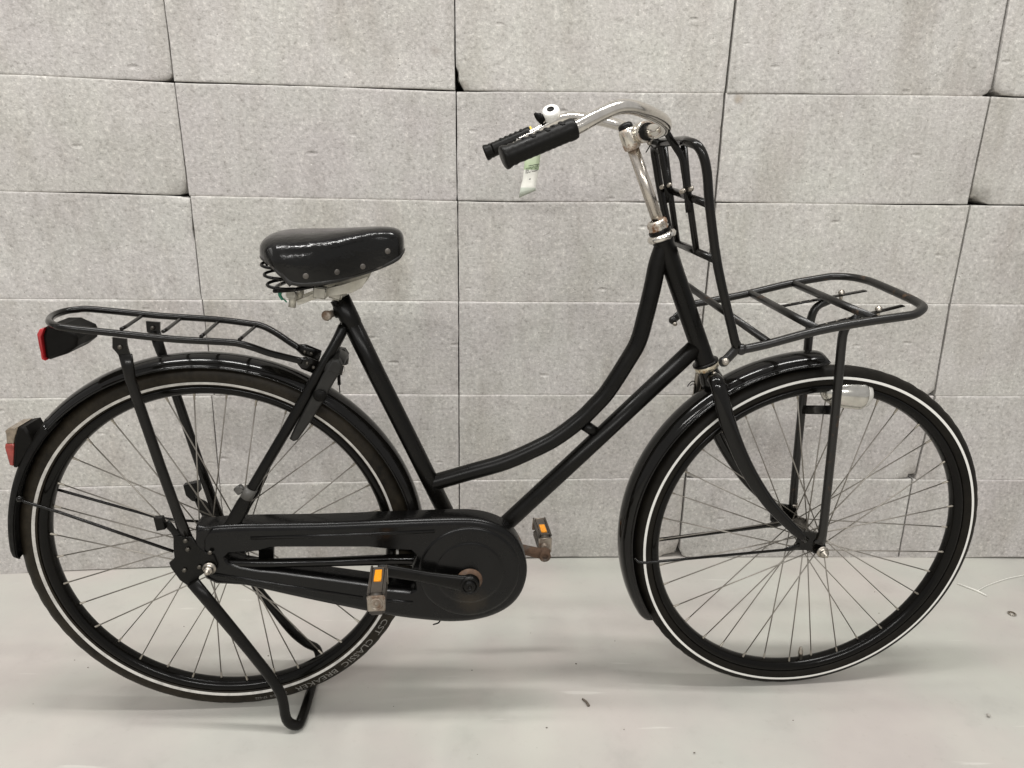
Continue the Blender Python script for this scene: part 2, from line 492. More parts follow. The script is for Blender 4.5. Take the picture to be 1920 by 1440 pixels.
class MB:
    def __init__(self):
        self.v, self.f, self.mi, self.sm = [], [], [], []
        self.cur = 0
        self.smooth = True

    def mat(self, i):
        self.cur = i
        return self

    def face(self, idx, smooth=None):
        self.f.append(idx)
        self.mi.append(self.cur)
        self.sm.append(self.smooth if smooth is None else smooth)

    def tube(self, pts, r, seg=10, n=0, caps=True, closed=False, up=None, squash=None):
        """swept round tube; r number or list (numbers or (ra, rb)); n catmull subdivisions per span"""
        rl = r if isinstance(r, list) else [r, r]
        P = catmull(pts, n) if n > 1 else [Vector(p) for p in pts]
        R = resample(rl, len(P))
        N = len(P)
        T = []
        for i in range(N):
            if closed:
                d = P[(i + 1) % N] - P[(i - 1) % N]
            else:
                d = P[min(i + 1, N - 1)] - P[max(i - 1, 0)]
            T.append(d.normalized() if d.length > 1e-9 else Vector((0, 0, 1)))
        if up is None:
            up = Vector((0, 1, 0)) if abs(T[0].y) < 0.9 else Vector((1, 0, 0))
        else:
            up = Vector(up)
        A = (up - T[0] * up.dot(T[0])).normalized()
        base = len(self.v)
        for i in range(N):
            A = (A - T[i] * A.dot(T[i]))
            A = A.normalized() if A.length > 1e-6 else T[i].orthogonal().normalized()
            Bv = T[i].cross(A)
            ra, rb = R[i] if isinstance(R[i], tuple) else (R[i], R[i])
            for k in range(seg):
                a = 2 * pi * k / seg
                self.v.append(P[i] + A * (ra * cos(a)) + Bv * (rb * sin(a)))
        rings = N if closed else N - 1
        for i in range(rings):
            i2 = (i + 1) % N
            for k in range(seg):
                k2 = (k + 1) % seg
                self.face((base + i * seg + k, base + i2 * seg + k, base + i2 * seg + k2, base + i * seg + k2))
        if caps and not closed:
            self.face(tuple(base + k for k in range(seg)), False)
            self.face(tuple(base + (N - 1) * seg + k for k in reversed(range(seg))), False)
        return self

    def cyl(self, a, b, r, r2=None, seg=16, smooth=True):
        return self.tube([a, b], [r, r if r2 is None else r2], seg)

    def lathe(self, origin, axis, prof, seg=24, a0=0.0, a1=2 * pi):
        """prof: list of (radius, height along axis)"""
        o, ax = Vector(origin), Vector(axis).normalized()
        u = ax.orthogonal().normalized()
        w = ax.cross(u)
        full = abs(a1 - a0 - 2 * pi) < 1e-6
        ns = seg if full else seg + 1
        base = len(self.v)
        for (r, h) in prof:
            for k in range(ns):
                a = a0 + (a1 - a0) * k / seg
                self.v.append(o + ax * h + u * (r * cos(a)) + w * (r * sin(a)))
        for i in range(len(prof) - 1):
            for k in range(seg):
                k2 = (k + 1) % ns
                self.face((base + i * ns + k, base + i * ns + k2, base + (i + 1) * ns + k2, base + (i + 1) * ns + k))
        return self

    def ring(self, origin, prof, seg=96, closed=True):
        """revolve a closed profile [(r, lateral)] about the local Y axis through origin"""
        o = Vector(origin)
        base = len(self.v)
        m = len(prof)
        for k in range(seg):
            a = 2 * pi * k / seg
            for (r, l) in prof:
                self.v.append(o + Vector((r * cos(a), l, r * sin(a))))
        for k in range(seg):
            k2 = (k + 1) % seg
            for i in range(m if closed else m - 1):
                i2 = (i + 1) % m
                self.face((base + k * m + i, base + k * m + i2, base + k2 * m + i2, base + k2 * m + i))
        return self

    def prism(self, poly, y0, y1, bevel=0.0, smooth=False):
        """polygon in XZ extruded along Y with a chamfer on the y0 side"""
        P = [Vector((p[0], 0, p[1] if len(p) == 2 else p[2])) for p in poly]
        n = len(P)
        area = sum(P[i].x * P[(i + 1) % n].z - P[(i + 1) % n].x * P[i].z for i in range(n))
        if area < 0:
            P.reverse()
        layers = []
        if bevel > 0:
            ins = []
            for i in range(n):
                d1 = (P[i] - P[i - 1]).normalized()
                d2 = (P[(i + 1) % n] - P[i]).normalized()
                n1, n2 = Vector((-d1.z, 0, d1.x)), Vector((-d2.z, 0, d2.x))
                bi = n1 + n2
                bi = bi / max(0.6, bi.length_squared / 2) if bi.length > 1e-6 else n1
                ins.append(P[i] + bi * bevel)
            s = 1 if y1 > y0 else -1
            mid = [P[i].lerp(ins[i], 0.3) for i in range(n)]
            layers = [(ins, y0), (mid, y0 + s * bevel * 0.3), (P, y0 + s * bevel), (P, y1)]
        else:
            layers = [(P, y0), (P, y1)]
        base = len(self.v)
        for pts, y in layers:
            for p in pts:
                self.v.append(Vector((p.x, y, p.z)))
        for li in range(len(layers) - 1):
            for i in range(n):
                i2 = (i + 1) % n
                self.face((base + li * n + i, base + li * n + i2, base + (li + 1) * n + i2, base + (li + 1) * n + i),
                          smooth or (bevel > 0 and li < len(layers) - 2))
        self.face(tuple(base + i for i in reversed(range(n))), False)
        e = base + (len(layers) - 1) * n
        self.face(tuple(e + i for i in range(n)), False)
        return self

    def box(self, c, sx, sy, sz, rot=None, bev=0.0):
        """box with chamfered edges; rot is a Matrix"""
        h = Vector((sx / 2, sy / 2, sz / 2))
        c = Vector(c)
        R = rot if rot is not None else Matrix.Identity(3)
        b = min(bev, h.x * 0.9, h.y * 0.9, h.z * 0.9)
        base = len(self.v)
        idx = {}
        for ix in (-1, 1):
            for iy in (-1, 1):
                for iz in (-1, 1):
                    for ax in range(3):
                        p = Vector((ix * h.x, iy * h.y, iz * h.z))
                        for j in range(3):
                            if j != ax:
                                p[j] -= (ix, iy, iz)[j] * b
                        idx[(ix, iy, iz, ax)] = len(self.v)
                        self.v.append(c + R @ p)
        sg = (-1, 1)
        for ax in range(3):
            o1, o2 = (ax + 1) % 3, (ax + 2) % 3
            for s in sg:
                q = []
                for (a, d) in ((-1, -1), (1, -1), (1, 1), (-1, 1)):
                    k = [0, 0, 0]
                    k[ax], k[o1], k[o2] = s, a, d
                    q.append(idx[(k[0], k[1], k[2], ax)])
                self.face(tuple(q) if s > 0 else tuple(reversed(q)), False)
        if b > 0:
            for ax in range(3):
                o1, o2 = (ax + 1) % 3, (ax + 2) % 3
                for s1 in sg:
                    for s2 in sg:
                        k1 = [0, 0, 0]
                        k1[o1], k1[o2] = s1, s2
                        a, d = list(k1), list(k1)
                        a[ax], d[ax] = -1, 1
                        q = (idx[(*a, o1)], idx[(*d, o1)], idx[(*d, o2)], idx[(*a, o2)])
                        self.face(q if s1 * s2 > 0 else tuple(reversed(q)), True)
            for ix in sg:
                for iy in sg:
                    for iz in sg:
                        q = (idx[(ix, iy, iz, 0)], idx[(ix, iy, iz, 1)], idx[(ix, iy, iz, 2)])
                        self.face(q if ix * iy * iz > 0 else tuple(reversed(q)), True)
        return self

    def sphere(self, c, r, seg=12, rings=8, scale=(1, 1, 1)):
        c = Vector(c)
        base = len(self.v)
        for i in range(rings + 1):
            t = pi * i / rings
            for k in range(seg):
                a = 2 * pi * k / seg
                self.v.append(c + Vector((r * sin(t) * cos(a) * scale[0], r * sin(t) * sin(a) * scale[1], r * cos(t) * scale[2])))
        for i in range(rings):
            for k in range(seg):
                k2 = (k + 1) % seg
                self.face((base + i * seg + k, base + (i + 1) * seg + k, base + (i + 1) * seg + k2, base + i * seg + k2))
        return self

    def mesh(self, name, mats):
        me = bpy.data.meshes.new(name)
        me.from_pydata([tuple(v) for v in self.v], [], self.f)
        for mt in (mats if isinstance(mats, (list, tuple)) else [mats]):
            me.materials.append(mt)
        me.polygons.foreach_set("material_index", self.mi)
        me.polygons.foreach_set("use_smooth", self.sm)
        me.validate()
        me.update()
        return me

    def build(self, name, mats, parent=None):
        return link(name, self.mesh(name, mats), parent)


def link(name, data, parent=None, loc=None):
    o = bpy.data.objects.new(name, data)
    col.objects.link(o)
    if parent is not None:
        o.parent = parent
    if loc is not None:
        o.location = loc
    return o


def tag(o, label, cat, group=None):
    o["label"] = label
    o["category"] = cat
    if group:
        o["group"] = group
    return o


def empty(name, loc, rz=0.0):
    o = bpy.data.objects.new(name, None)
    o.empty_display_size = 0.1
    col.objects.link(o)
    o.location = loc
    o.rotation_euler = (0, 0, rz)
    return o


# ---------------------------------------------------------------- floor
def dip(x, y, cx, cy, r, d):
    return d * math.exp(-((x - cx) ** 2 + (y - cy) ** 2) / (r * r))


def build_floor():
    mb = MB()
    xs = [-9 + 18 * i / 120 for i in range(121)]
    ys = [-7 + 9.4 * j / 94 for j in range(95)]
    for y in ys:
        for x in xs:
            z = dip(x, y, 0.59, 1.235, 0.32, -0.0075)
            z += 0.0012 * noise.noise((x * 1.3, y * 1.3, 0.0)) if y < 1.3 else 0.0
            mb.v.append(Vector((x, y, z)))
    n = len(xs)
    for j in range(len(ys) - 1):
        for i in range(n - 1):
            mb.face((j * n + i, j * n + i + 1, (j + 1) * n + i + 1, (j + 1) * n + i))
    o = mb.build('floor', M['floor'])
    o["kind"] = 'structure'
    return o


build_floor()

# ---------------------------------------------------------------- block wall
PHI, WD, WB, WH = -0.05255, 1.6873, -0.01918, 0.2405
WN = Vector((sin(PHI), cos(PHI), 0))
WU = Vector((cos(PHI), -sin(PHI), 0))


def wall_pt(s, z, out=0.0):
    """point on the slightly bowed wall face; out is metres in front of the face"""
    return WN * (WD + WB * (s - 0.2) ** 2 - out) + WU * s + Vector((0, 0, z))


wall = empty('block_wall', wall_pt(0.2, 0.0))
tag(wall, 'dry stacked wall of large pale grey aerated concrete blocks with dark open joints behind the bicycle', 'wall')
WINV = Matrix.Translation(wall.location).inverted()

# measured course heights and joints (position along the wall, height)
course = {  # course boundary as a polyline of (s, z)
    0: [(-1.2494,-0.0026), (-1.0895,-0.0001), (-0.6704,0.0035), (-0.2841,0.0046), (0.2133,0.0028), (0.5615,-0.0008), (1.1867,-0.0027), (1.5365,0.0042)],
    1: [(-1.2028,0.2395), (-0.9468,0.2416), (-0.6672,0.2401), (-0.0493,0.2394), (0.5608,0.2413), (1.1804,0.2407), (1.4806,0.2428)],
    2: [(-1.1562,0.4814), (-1.0344,0.4805), (-0.6604,0.4812), (-0.3427,0.4815), (-0.0473,0.4782), (0.4976,0.4776), (0.5619,0.4778), (1.2003,0.4788), (1.4247,0.4809)],
    3: [(-1.1094,0.7241), (-0.6571,0.7213), (-0.0453,0.7184), (0.0857,0.7176), (0.5662,0.718), (1.1926,0.7218), (1.3679,0.7227)],
    4: [(-1.0626,0.9664), (-0.8364,0.965), (-0.6595,0.9611), (-0.3637,0.9586), (-0.047,0.9569), (0.0822,0.956), (0.5718,0.9615), (0.8642,0.961), (1.1868,0.9636), (1.3045,0.9646)],
    5: [(-1.0159,1.2082), (-0.9785,1.2081), (-0.6613,1.2015), (-0.4399,1.2006), (-0.0472,1.1968), (0.0787,1.1981), (0.5676,1.2033), (0.8135,1.2053), (1.1857,1.2068), (1.2541,1.2061)],
}
TOPZ = WH * 6
joints = {  # per course: (bottom point, top point) of every visible upright joint
    0: [((-0.6704,0.0035), (-0.6658,0.24)), ((-0.0491,0.0024), (-0.0479,0.2394)), ((0.5615,-0.0008), (0.5608,0.2413)), ((1.1867,-0.0027), (1.1818,0.2407))],
    1: [((-0.6672,0.2401), (-0.6604,0.4812)), ((-0.0479,0.2394), (-0.0466,0.4782)), ((0.5616,0.2413), (0.5633,0.4778)), ((1.1877,0.2408), (1.1975,0.4787))],
    2: [((-0.654,0.4811), (-0.6559,0.7213)), ((-0.0466,0.4782), (-0.0453,0.7184)), ((0.5647,0.4778), (0.5662,0.718)), ((1.1961,0.4787), (1.1872,0.7217))],
    3: [((-0.6584,0.7213), (-0.6555,0.9606)), ((-0.0453,0.7184), (-0.0458,0.9569)), ((0.5676,0.718), (0.5706,0.9615)), ((1.1899,0.7217), (1.1894,0.9636))],
    4: [((-0.6595,0.9611), (-0.6613,1.2015)), ((-0.047,0.9569), (-0.0472,1.1968)), ((0.5693,0.9615), (0.5676,1.2033)), ((1.1843,0.9635), (1.1857,1.2068))],
    5: [((-0.6624,1.202), (-0.6629,1.3608)), ((-0.0484,1.1967), (-0.0483,1.3785)), ((0.5689,1.2034), (0.5709,1.3933)), ((1.1869,1.2068), (1.182,1.4049))],
}


def course_z(k, s):
    if k >= 6:
        return TOPZ + WH * (k - 6)
    pl = course[k]
    if s <= pl[0][0]:
        return pl[0][1]
    for (s0, z0), (s1, z1) in zip(pl, pl[1:]):
        if s <= s1:
            return z0 + (z1 - z0) * (s - s0) / (s1 - s0)
    return pl[-1][1]


def joint_s(k, j, z):
    if k > 5:
        return joints[5][j][1][0] + 0.012 * sin(k * 2.3 + j)
    (s0, z0), (s1, z1) = joints[k][j]
    return s0 + (s1 - s0) * (z - z0) / (z1 - z0)


HALF = {0: 0.0014, 1: 0.0014, 2: 0.0029, 3: 0.0028}   # half width of the open upright joints
BLOCKW = 0.615
DEPTH = 0.12


def build_block(k, j, chips):
    """block of course k between joint j-1 and j (4 joints measured; more on either side run at the block length)"""
    def edge(jj, z):
        if 0 <= jj <= 3:
            return joint_s(k, jj, z)
        if jj < 0:
            return joint_s(k, 0, z) + BLOCKW * jj + 0.011 * sin(k * 2.1 + jj)
        return joint_s(k, 3, z) + BLOCKW * (jj - 3) + 0.011 * sin(k * 1.7 + jj)
    ex = [0.0, 0.0035, 0.010, 0.03]
    gx = ex + [0.03 + 0.94 * i / 18 for i in range(1, 18)] + [1 - e for e in reversed(ex)]
    ez = [0.0, 0.008, 0.025, 0.07]
    gz = ez + [0.07 + 0.86 * i / 7 for i in range(1, 7)] + [1 - e for e in reversed(ez)]
    nx, nz = len(gx) - 1, len(gz) - 1
    g = 0.0016 + 0.0008 * random.random()          # half joint
    hg = [HALF.get(j - 1, 0.0018) * (0.85 + 0.3 * tz_ / 7) for tz_ in (k % 3,)] + [HALF.get(j, 0.0018) * (0.85 + 0.3 * (k % 3) / 7)]
    zj = random.uniform(-0.0006, 0.0006) - 0.0020 * min(k, 4) + 0.004   # each block sits a little proud or back
    tilt = random.uniform(-0.0022, 0.0022)
    mb = MB()
    rows_ = []
    kk = min(k, 5)
    seed = k * 13.7 + j * 5.3
    for iz in range(nz + 1):
        tz = gz[iz]
        row = []
        for ix in range(nx + 1):
            tx = gx[ix]
            zmid = (k + tz) * WH
            sa, sb = edge(j - 1, zmid) + hg[0], edge(j, zmid) - hg[1]
            s = sa + (sb - sa) * tx
            wv = max(0.0, 0.35 + 1.3 * noise.noise((s * 3.1, k * 3.7, 9.0)))
            wv1 = max(0.0, 0.35 + 1.3 * noise.noise((s * 3.1, (k + 1) * 3.7, 9.0)))
            z0, z1 = course_z(k, s) + (g * wv if k >= 4 else 0.0001), course_z(k + 1, s) - (g * wv1 if k >= 3 else 0.0001)
            if k == 0:
                z0 += 0.0016 + 0.0022 * max(-0.6, noise.noise((s * 9.0, 3.3, 1.0)))
            z = z0 + (z1 - z0) * tz
            out = zj + tilt * (tx - 0.5)
            # ragged arrises
            e = min(tx * 0.6, (1 - tx) * 0.6, tz * 0.24, (1 - tz) * 0.24)
            if ix in (0, nx):
                s += 0.0011 * noise.noise((z * 60, seed, 1.0)) * (1 if ix == 0 else -1)
                out -= 0.0004 + 0.0014 * abs(noise.noise((z * 45, seed, 3.0)))
            if iz in (0, nz):
                z += 0.0009 * noise.noise((s * 70, seed, 2.0)) * (1 if iz == 0 else -1)
                tight = (iz == 0 and k < 4) or (iz == nz and k < 3)
                nn_ = noise.noise((s * 50, seed, 4.0))
                if not tight:
                    out -= 0.0006 + 0.0010 * abs(nn_)
                elif iz == nz:
                    out -= 0.0017 + 0.0006 * nn_
                else:
                    out -= 0.006 * max(0.0, nn_ - 0.33)
            # broken corners
            for (cx, cz, rx, rz_, dp) in chips:
                dx, dz = abs(tx - cx) * (sb - sa) / rx, abs(tz - cz) * WH / rz_
                dd = dx + dz
                if dd < 1.0:
                    out -= dp * (1 - dd)
                    rg_ = 0.45 + 0.5 * noise.noise((s * 90, z * 90, seed))
                    s += (0.5 - cx) * 2 * rx * rg_ * (1 - dd)
                    z += (0.5 - cz) * 2 * rz_ * rg_ * (1 - dd)
            row.append(len(mb.v))
            mb.v.append(WINV @ wall_pt(s, z, out))
        rows_.append(row)
    for iz in range(nz):
        for ix in range(nx):
            mb.face((rows_[iz][ix], rows_[iz][ix + 1], rows_[iz + 1][ix + 1], rows_[iz + 1][ix]), True)
    # sides running back from the face
    loop = [rows_[0][i] for i in range(nx + 1)] + [rows_[i][nx] for i in range(1, nz + 1)] \
        + [rows_[nz][i] for i in range(nx - 1, -1, -1)] + [rows_[i][0] for i in range(nz - 1, 0, -1)]
    back = []
    for i in loop:
        back.append(len(mb.v))
        mb.v.append(mb.v[i] + WN * DEPTH)
    m = len(loop)
    for i in range(m):
        i2 = (i + 1) % m
        mb.face((loop[i2], loop[i], back[i], back[i2]), False)
    mb.face(tuple(back), False)
    mb.build('concrete_block', M['block'], wall)


CHIPS = {  # (course, column): [(corner x, corner z, reach along, reach up, depth)]
    (4, 0): [(1, 0, 0.020, 0.022, 0.020)],
    (4, 4): [(0, 0, 0.045, 0.030, 0.022)],
    (0, 2): [(1, 0, 0.040, 0.022, 0.016)],
    (0, 3): [(0, 0, 0.012, 0.02, 0.010)],
    (1, 3): [(1, 0, 0.030, 0.016, 0.016), (0, 0, 0.020, 0.006, 0.010)],
    (2, 3): [(1, 0, 0.016, 0.014, 0.014)],
    (5, 2): [(0, 0, 0.012, 0.050, 0.016)],
    (5, 3): [(1, 0, 0.016, 0.012, 0.012)],
    (5, 4): [(0, 0, 0.024, 0.020, 0.014)],
    (3, 0): [(1, 1, 0.026, 0.006, 0.012), (1, 0.72, 0.018, 0.014, 0.012)],
    (5, 0): [(1, 0, 0.012, 0.012, 0.012)],
}
for k in range(0, 9):
    for j in range(-1, 7):
        build_block(k, j, CHIPS.get((k, j), []))

# added dark sheet, its colour stands for the shade deep in the open joints
bm_ = MB()
for k in range(24):
    s = -3.2 + 7.4 * k / 23
    bm_.v.append(WINV @ wall_pt(s, -0.05, -DEPTH - 0.005))
    bm_.v.append(WINV @ wall_pt(s, TOPZ + 3 * WH, -DEPTH - 0.005))
for k in range(23):
    bm_.face((2 * k, 2 * k + 2, 2 * k + 3, 2 * k + 1), False)
bm_.build('joint_backing', M['gap'], wall)

# ---------------------------------------------------------------- bicycle
bike = empty('bicycle', (-0.5331,1.1401,0), 0.08389)
tag(bike, 'black step-through city bicycle with front and rear racks, propped on its stand', 'bicycle')
RH = Vector((0, 0, 0.3543))
FH = Vector((1.128, 0, 0.3437))


def V(*a):
    return Vector(a[0]) if len(a) == 1 else Vector(a)


# ---- wheels
def tyre_profile(R, bead, half, n=22):
    rc, ar = (R + bead) / 2, (R - bead) / 2
    out = []
    for i in range(n):
        a = 2 * pi * i / n
        out.append((rc + ar * cos(a), half * sin(a)))
    return out, rc, ar


def make_wheel(hub, R, stripe_r, tyre_m, stripe_m, hubtype, phase, tread_seed):
    prof = [(0.3165, 0.0150), (0.3165, 0.0130), (0.3120, 0.0125), (0.3120, -0.0125), (0.3165, -0.0130), (0.3165, -0.0150),
            (0.3100, -0.0156), (0.3050, -0.0132), (0.3010, -0.0085), (0.2995, -0.003), (0.2995, 0.003), (0.3010, 0.0085),
            (0.3050, 0.0132), (0.3100, 0.0156)]
    mb = MB()
    mb.ring((0, 0, 0), prof, 120)
    w = mb.build('wheel', M['rim'], bike)
    w.location = hub
    # tyre with shallow tread blocks on the shoulder
    tp, rc, ar = tyre_profile(R, 0.309, 0.0182)
    mb = MB()
    seg = 180
    m = len(tp)
    for k in range(seg):
        a = 2 * pi * k / seg
        for i, (r, l) in enumerate(tp):
            rr = r
            if r > R - 0.006 and (k + i) % 3 == 0:
                rr -= 0.0011
            mb.v.append(V(rr * cos(a), l, rr * sin(a)))
    for k in range(seg):
        k2 = (k + 1) % seg
        for i in range(m):
            i2 = (i + 1) % m
            mb.face((k * m + i, k * m + i2, k2 * m + i2, k2 * m + i))
    mb.build('tyre', tyre_m, w)
    # reflective stripes, one on each sidewall
    for side in (-1, 1):
        mb = MB()
        sg = 160
        pr = []
        for dr in (-0.0024, 0, 0.0024):
            r = stripe_r + dr
            l = 0.0182 * sqrt(max(0.0, 1 - ((r - rc) / ar) ** 2)) + 0.0006
            pr.append((r, l * side))
        for k in range(sg):
            a = 2 * pi * k / sg
            for (r, l) in pr:
                mb.v.append(V(r * cos(a), l, r * sin(a)))
        for k in range(sg):
            k2 = (k + 1) % sg
            for i in range(2):
                q = (k * 3 + i, k * 3 + i + 1, k2 * 3 + i + 1, k2 * 3 + i)
                mb.face(q if side < 0 else tuple(reversed(q)))
        mb.build('reflective_stripe', stripe_m, w)
    # hub
    mb = MB()
    if hubtype == 'rear':
        fr, fl, br = 0.036, 0.028, 0.026
        mb.lathe((0, -0.052, 0), (0, 1, 0), [(0.005, 0.0), (0.012, 0.0), (0.016, 0.014), (0.020, 0.02), (fr, 0.022), (fr, 0.025), (br, 0.029),
                                             (br, 0.075), (fr, 0.079), (fr, 0.082), (0.034, 0.086), (0.034, 0.098), (0.010, 0.102), (0.005, 0.102)], 28)
    else:
        fr, fl, br = 0.021, 0.031, 0.0125
        mb.lathe((0, -0.048, 0), (0, 1, 0), [(0.004, 0.0), (0.010, 0.0), (0.012, 0.010), (fr, 0.0155), (fr, 0.018), (br, 0.022),
                                             (br, 0.074), (fr, 0.078), (fr, 0.0805), (0.012, 0.086), (0.010, 0.096), (0.004, 0.096)], 24)
    mb.build('hub', M['darksteel'], w)
    # axle with lock nut, dome nut and washer on the near side
    mb = MB()
    ax = -0.062 if hubtype == 'front' else -0.072
    mb.lathe((0, ax - 0.006, 0), (0, -1, 0), [(0.0, 0.016), (0.0035, 0.0155), (0.0048, 0.013), (0.0048, 0.0085), (0.0075, 0.0085), (0.0082, 0.007)] , 6)
    mb.lathe((0, ax - 0.006, 0), (0, -1, 0), [(0.0082, 0.0072), (0.0086, 0.001), (0.0115, 0.0005), (0.0115, -0.002), (0.003, -0.002)], 20)
    mb.cyl(V(0, ax, 0), V(0, 0.075, 0), 0.0048, seg=10)
    mb.lathe((0, 0.062, 0), (0, 1, 0), [(0.0115, 0), (0.0115, 0.002), (0.0085, 0.003), (0.0085, 0.009), (0.004, 0.012), (0, 0.013)], 12)
    mb.build('axle_nut', M['nut'], w)
    # 36 spokes, three cross, sharing four meshes
    rim_r = 0.3005
    kinds = {}
    for side in (-1, 1):
        for lead in (-1, 1):
            ha = lead * radians(62)
            p0 = V(fr * 0.93 * cos(ha), side * fl * (1.0 if lead > 0 else 0.93), fr * 0.93 * sin(ha))
            p1 = V(rim_r, side * 0.004, 0)
            d = (p0 - p1).normalized()
            mb = MB()
            mb.cyl(p1, p0, 0.0012, seg=6)
            mb.mat(1)
            mb.lathe(p1 - d * 0.002, d, [(0.0023, 0), (0.0023, 0.006), (0.0018, 0.007), (0.0018, 0.013), (0.0010, 0.0145)], 7)
            kinds[(side, lead)] = mb.mesh('spoke', [M['spoke'], M['nipple']])
    for i in range(36):
        side = -1 if i % 2 else 1
        lead = -1 if (i // 2) % 2 else 1
        o = link('spoke', kinds[(side, lead)], w)
        o.rotation_euler = (0, -(radians(10 * i) + phase), 0)
    return w


rear_wheel = make_wheel(RH, 0.353, 0.3222, M['tyre_old'], M['stripe_old'], 'rear', radians(3.0), 1)
front_wheel = make_wheel(FH, 0.352, 0.3320, M['tyre_new'], M['stripe_new'], 'front', radians(1.0), 2)
rear_wheel["label"] = 'rear wheel with dusty tyre and worn grey stripe'
front_wheel["label"] = 'front wheel with clean tyre and bright white stripe'

# valve of the front wheel
vp = V((1.1618,0,0.0283)) - FH
vd = -vp.normalized()
vp = -vd * 0.3015
mb = MB()
mb.lathe(vp * 1.0, vd, [(0.0042, -0.004), (0.0042, 0.013), (0.0052, 0.014), (0.0052, 0.021), (0.0034, 0.023), (0.0034, 0.028), (0.0018, 0.031), (0, 0.0315)], 12)
mb.build('valve', M['nut'], front_wheel)


# lettering moulded on the rear tyre
def bent_text(body, a_start, a_end, r0, r1, name, m, parent, tight=1.0):
    cu = bpy.data.curves.new('lettering', 'FONT')
    cu.body = body
    cu.resolution_u = 2
    tmp = bpy.data.objects.new('lettering', cu)
    col.objects.link(tmp)
    bpy.context.view_layer.update()
    me = bpy.data.meshes.new_from_object(tmp.evaluated_get(bpy.context.evaluated_depsgraph_get()))
    bpy.data.objects.remove(tmp)
    xs = [v.co.x for v in me.vertices]
    ys = [v.co.y for v in me.vertices]
    x0, x1, y0, y1 = min(xs), max(xs), min(ys), max(ys)
    R, bead, half = 0.353, 0.309, 0.0182
    rc, ar = (R + bead) / 2, (R - bead) / 2
    for v in me.vertices:
        a = a_start + (a_end - a_start) * (v.co.x - x0) / (x1 - x0)
        r = r0 + (r1 - r0) * (v.co.y - y0) / (y1 - y0)
        l = half * sqrt(max(0.0, 1 - ((r - rc) / ar) ** 2)) + 0.0011
        v.co = (r * cos(a), -l, r * sin(a))
    me.materials.clear()
    me.materials.append(m)
    me.update()
    return link(name, me, parent)


bent_text('CST  CLASSIC  BREAKER', radians(-28.5), radians(-70.5), 0.3300, 0.3415, 'tyre_lettering', M['letter'], rear_wheel)
bent_text('28 x 1 5/8  37-622', radians(-73.5), radians(-84.5), 0.3318, 0.3375, 'tyre_size_lettering', M['letter'], rear_wheel)

# ---- frame
mb = MB()
BB = V(0.456, 0, 0.312)
mb.tube([V((0.2406,0,0.8195)), V((0.2959,0,0.6864)), V((0.3618,0,0.5333)), BB], 0.0158, 18)
mb.tube([V((0.8654,0,0.7304)), V((0.6377,0,0.4966)), V((0.5237,0,0.3813)), BB], 0.0160, 18)
ct = [(0.792,0,0.909), (0.7883,0,0.8972), (0.7833,0,0.8771), (0.7779,0,0.8373), (0.77,0,0.7901), (0.7598,0,0.7418), (0.7421,0,0.7054), (0.7102,0,0.6493), (0.6871,0,0.6209),
      (0.6636,0,0.5958), (0.6252,0,0.5644), (0.5928,0,0.5446), (0.5272,0,0.5141), (0.461,0,0.4944), (0.4115,0,0.4799), (0.3848,0,0.4724)]
mb.tube([V(*p) for p in ct], [0.0155, 0.0155], 18, n=4)
# head tube with lugs
h0, h1 = V((0.789,0,0.9225)), V((0.8872,0,0.7003))
hd = (h1 - h0).normalized()
mb.lathe(h0, hd, [(0.010, -0.001), (0.0185, 0.0), (0.0185, 0.006), (0.0172, 0.010), (0.0172, (h1 - h0).length - 0.010), (0.0187, (h1 - h0).length - 0.006),
                  (0.0187, (h1 - h0).length), (0.01, (h1 - h0).length + 0.001)], 22)
# bridge between the two lower tubes and bottom bracket shell
mb.tube([V((0.6701,0,0.5837)), V((0.6918,0,0.5686))], 0.0105, 14)
mb.cyl(BB + V(0, -0.034, 0), BB + V(0, 0.034, 0), 0.021, seg=22)
# seat lug
st = V((0.2406,0,0.8195))
sd = (V((0.2959,0,0.6864)) - st).normalized()
mb.lathe(st, sd, [(0.0130, -0.0005), (0.0170, 0), (0.0170, 0.045), (0.0158, 0.052)], 20)
frame = mb.build('frame', M['satin'], bike)

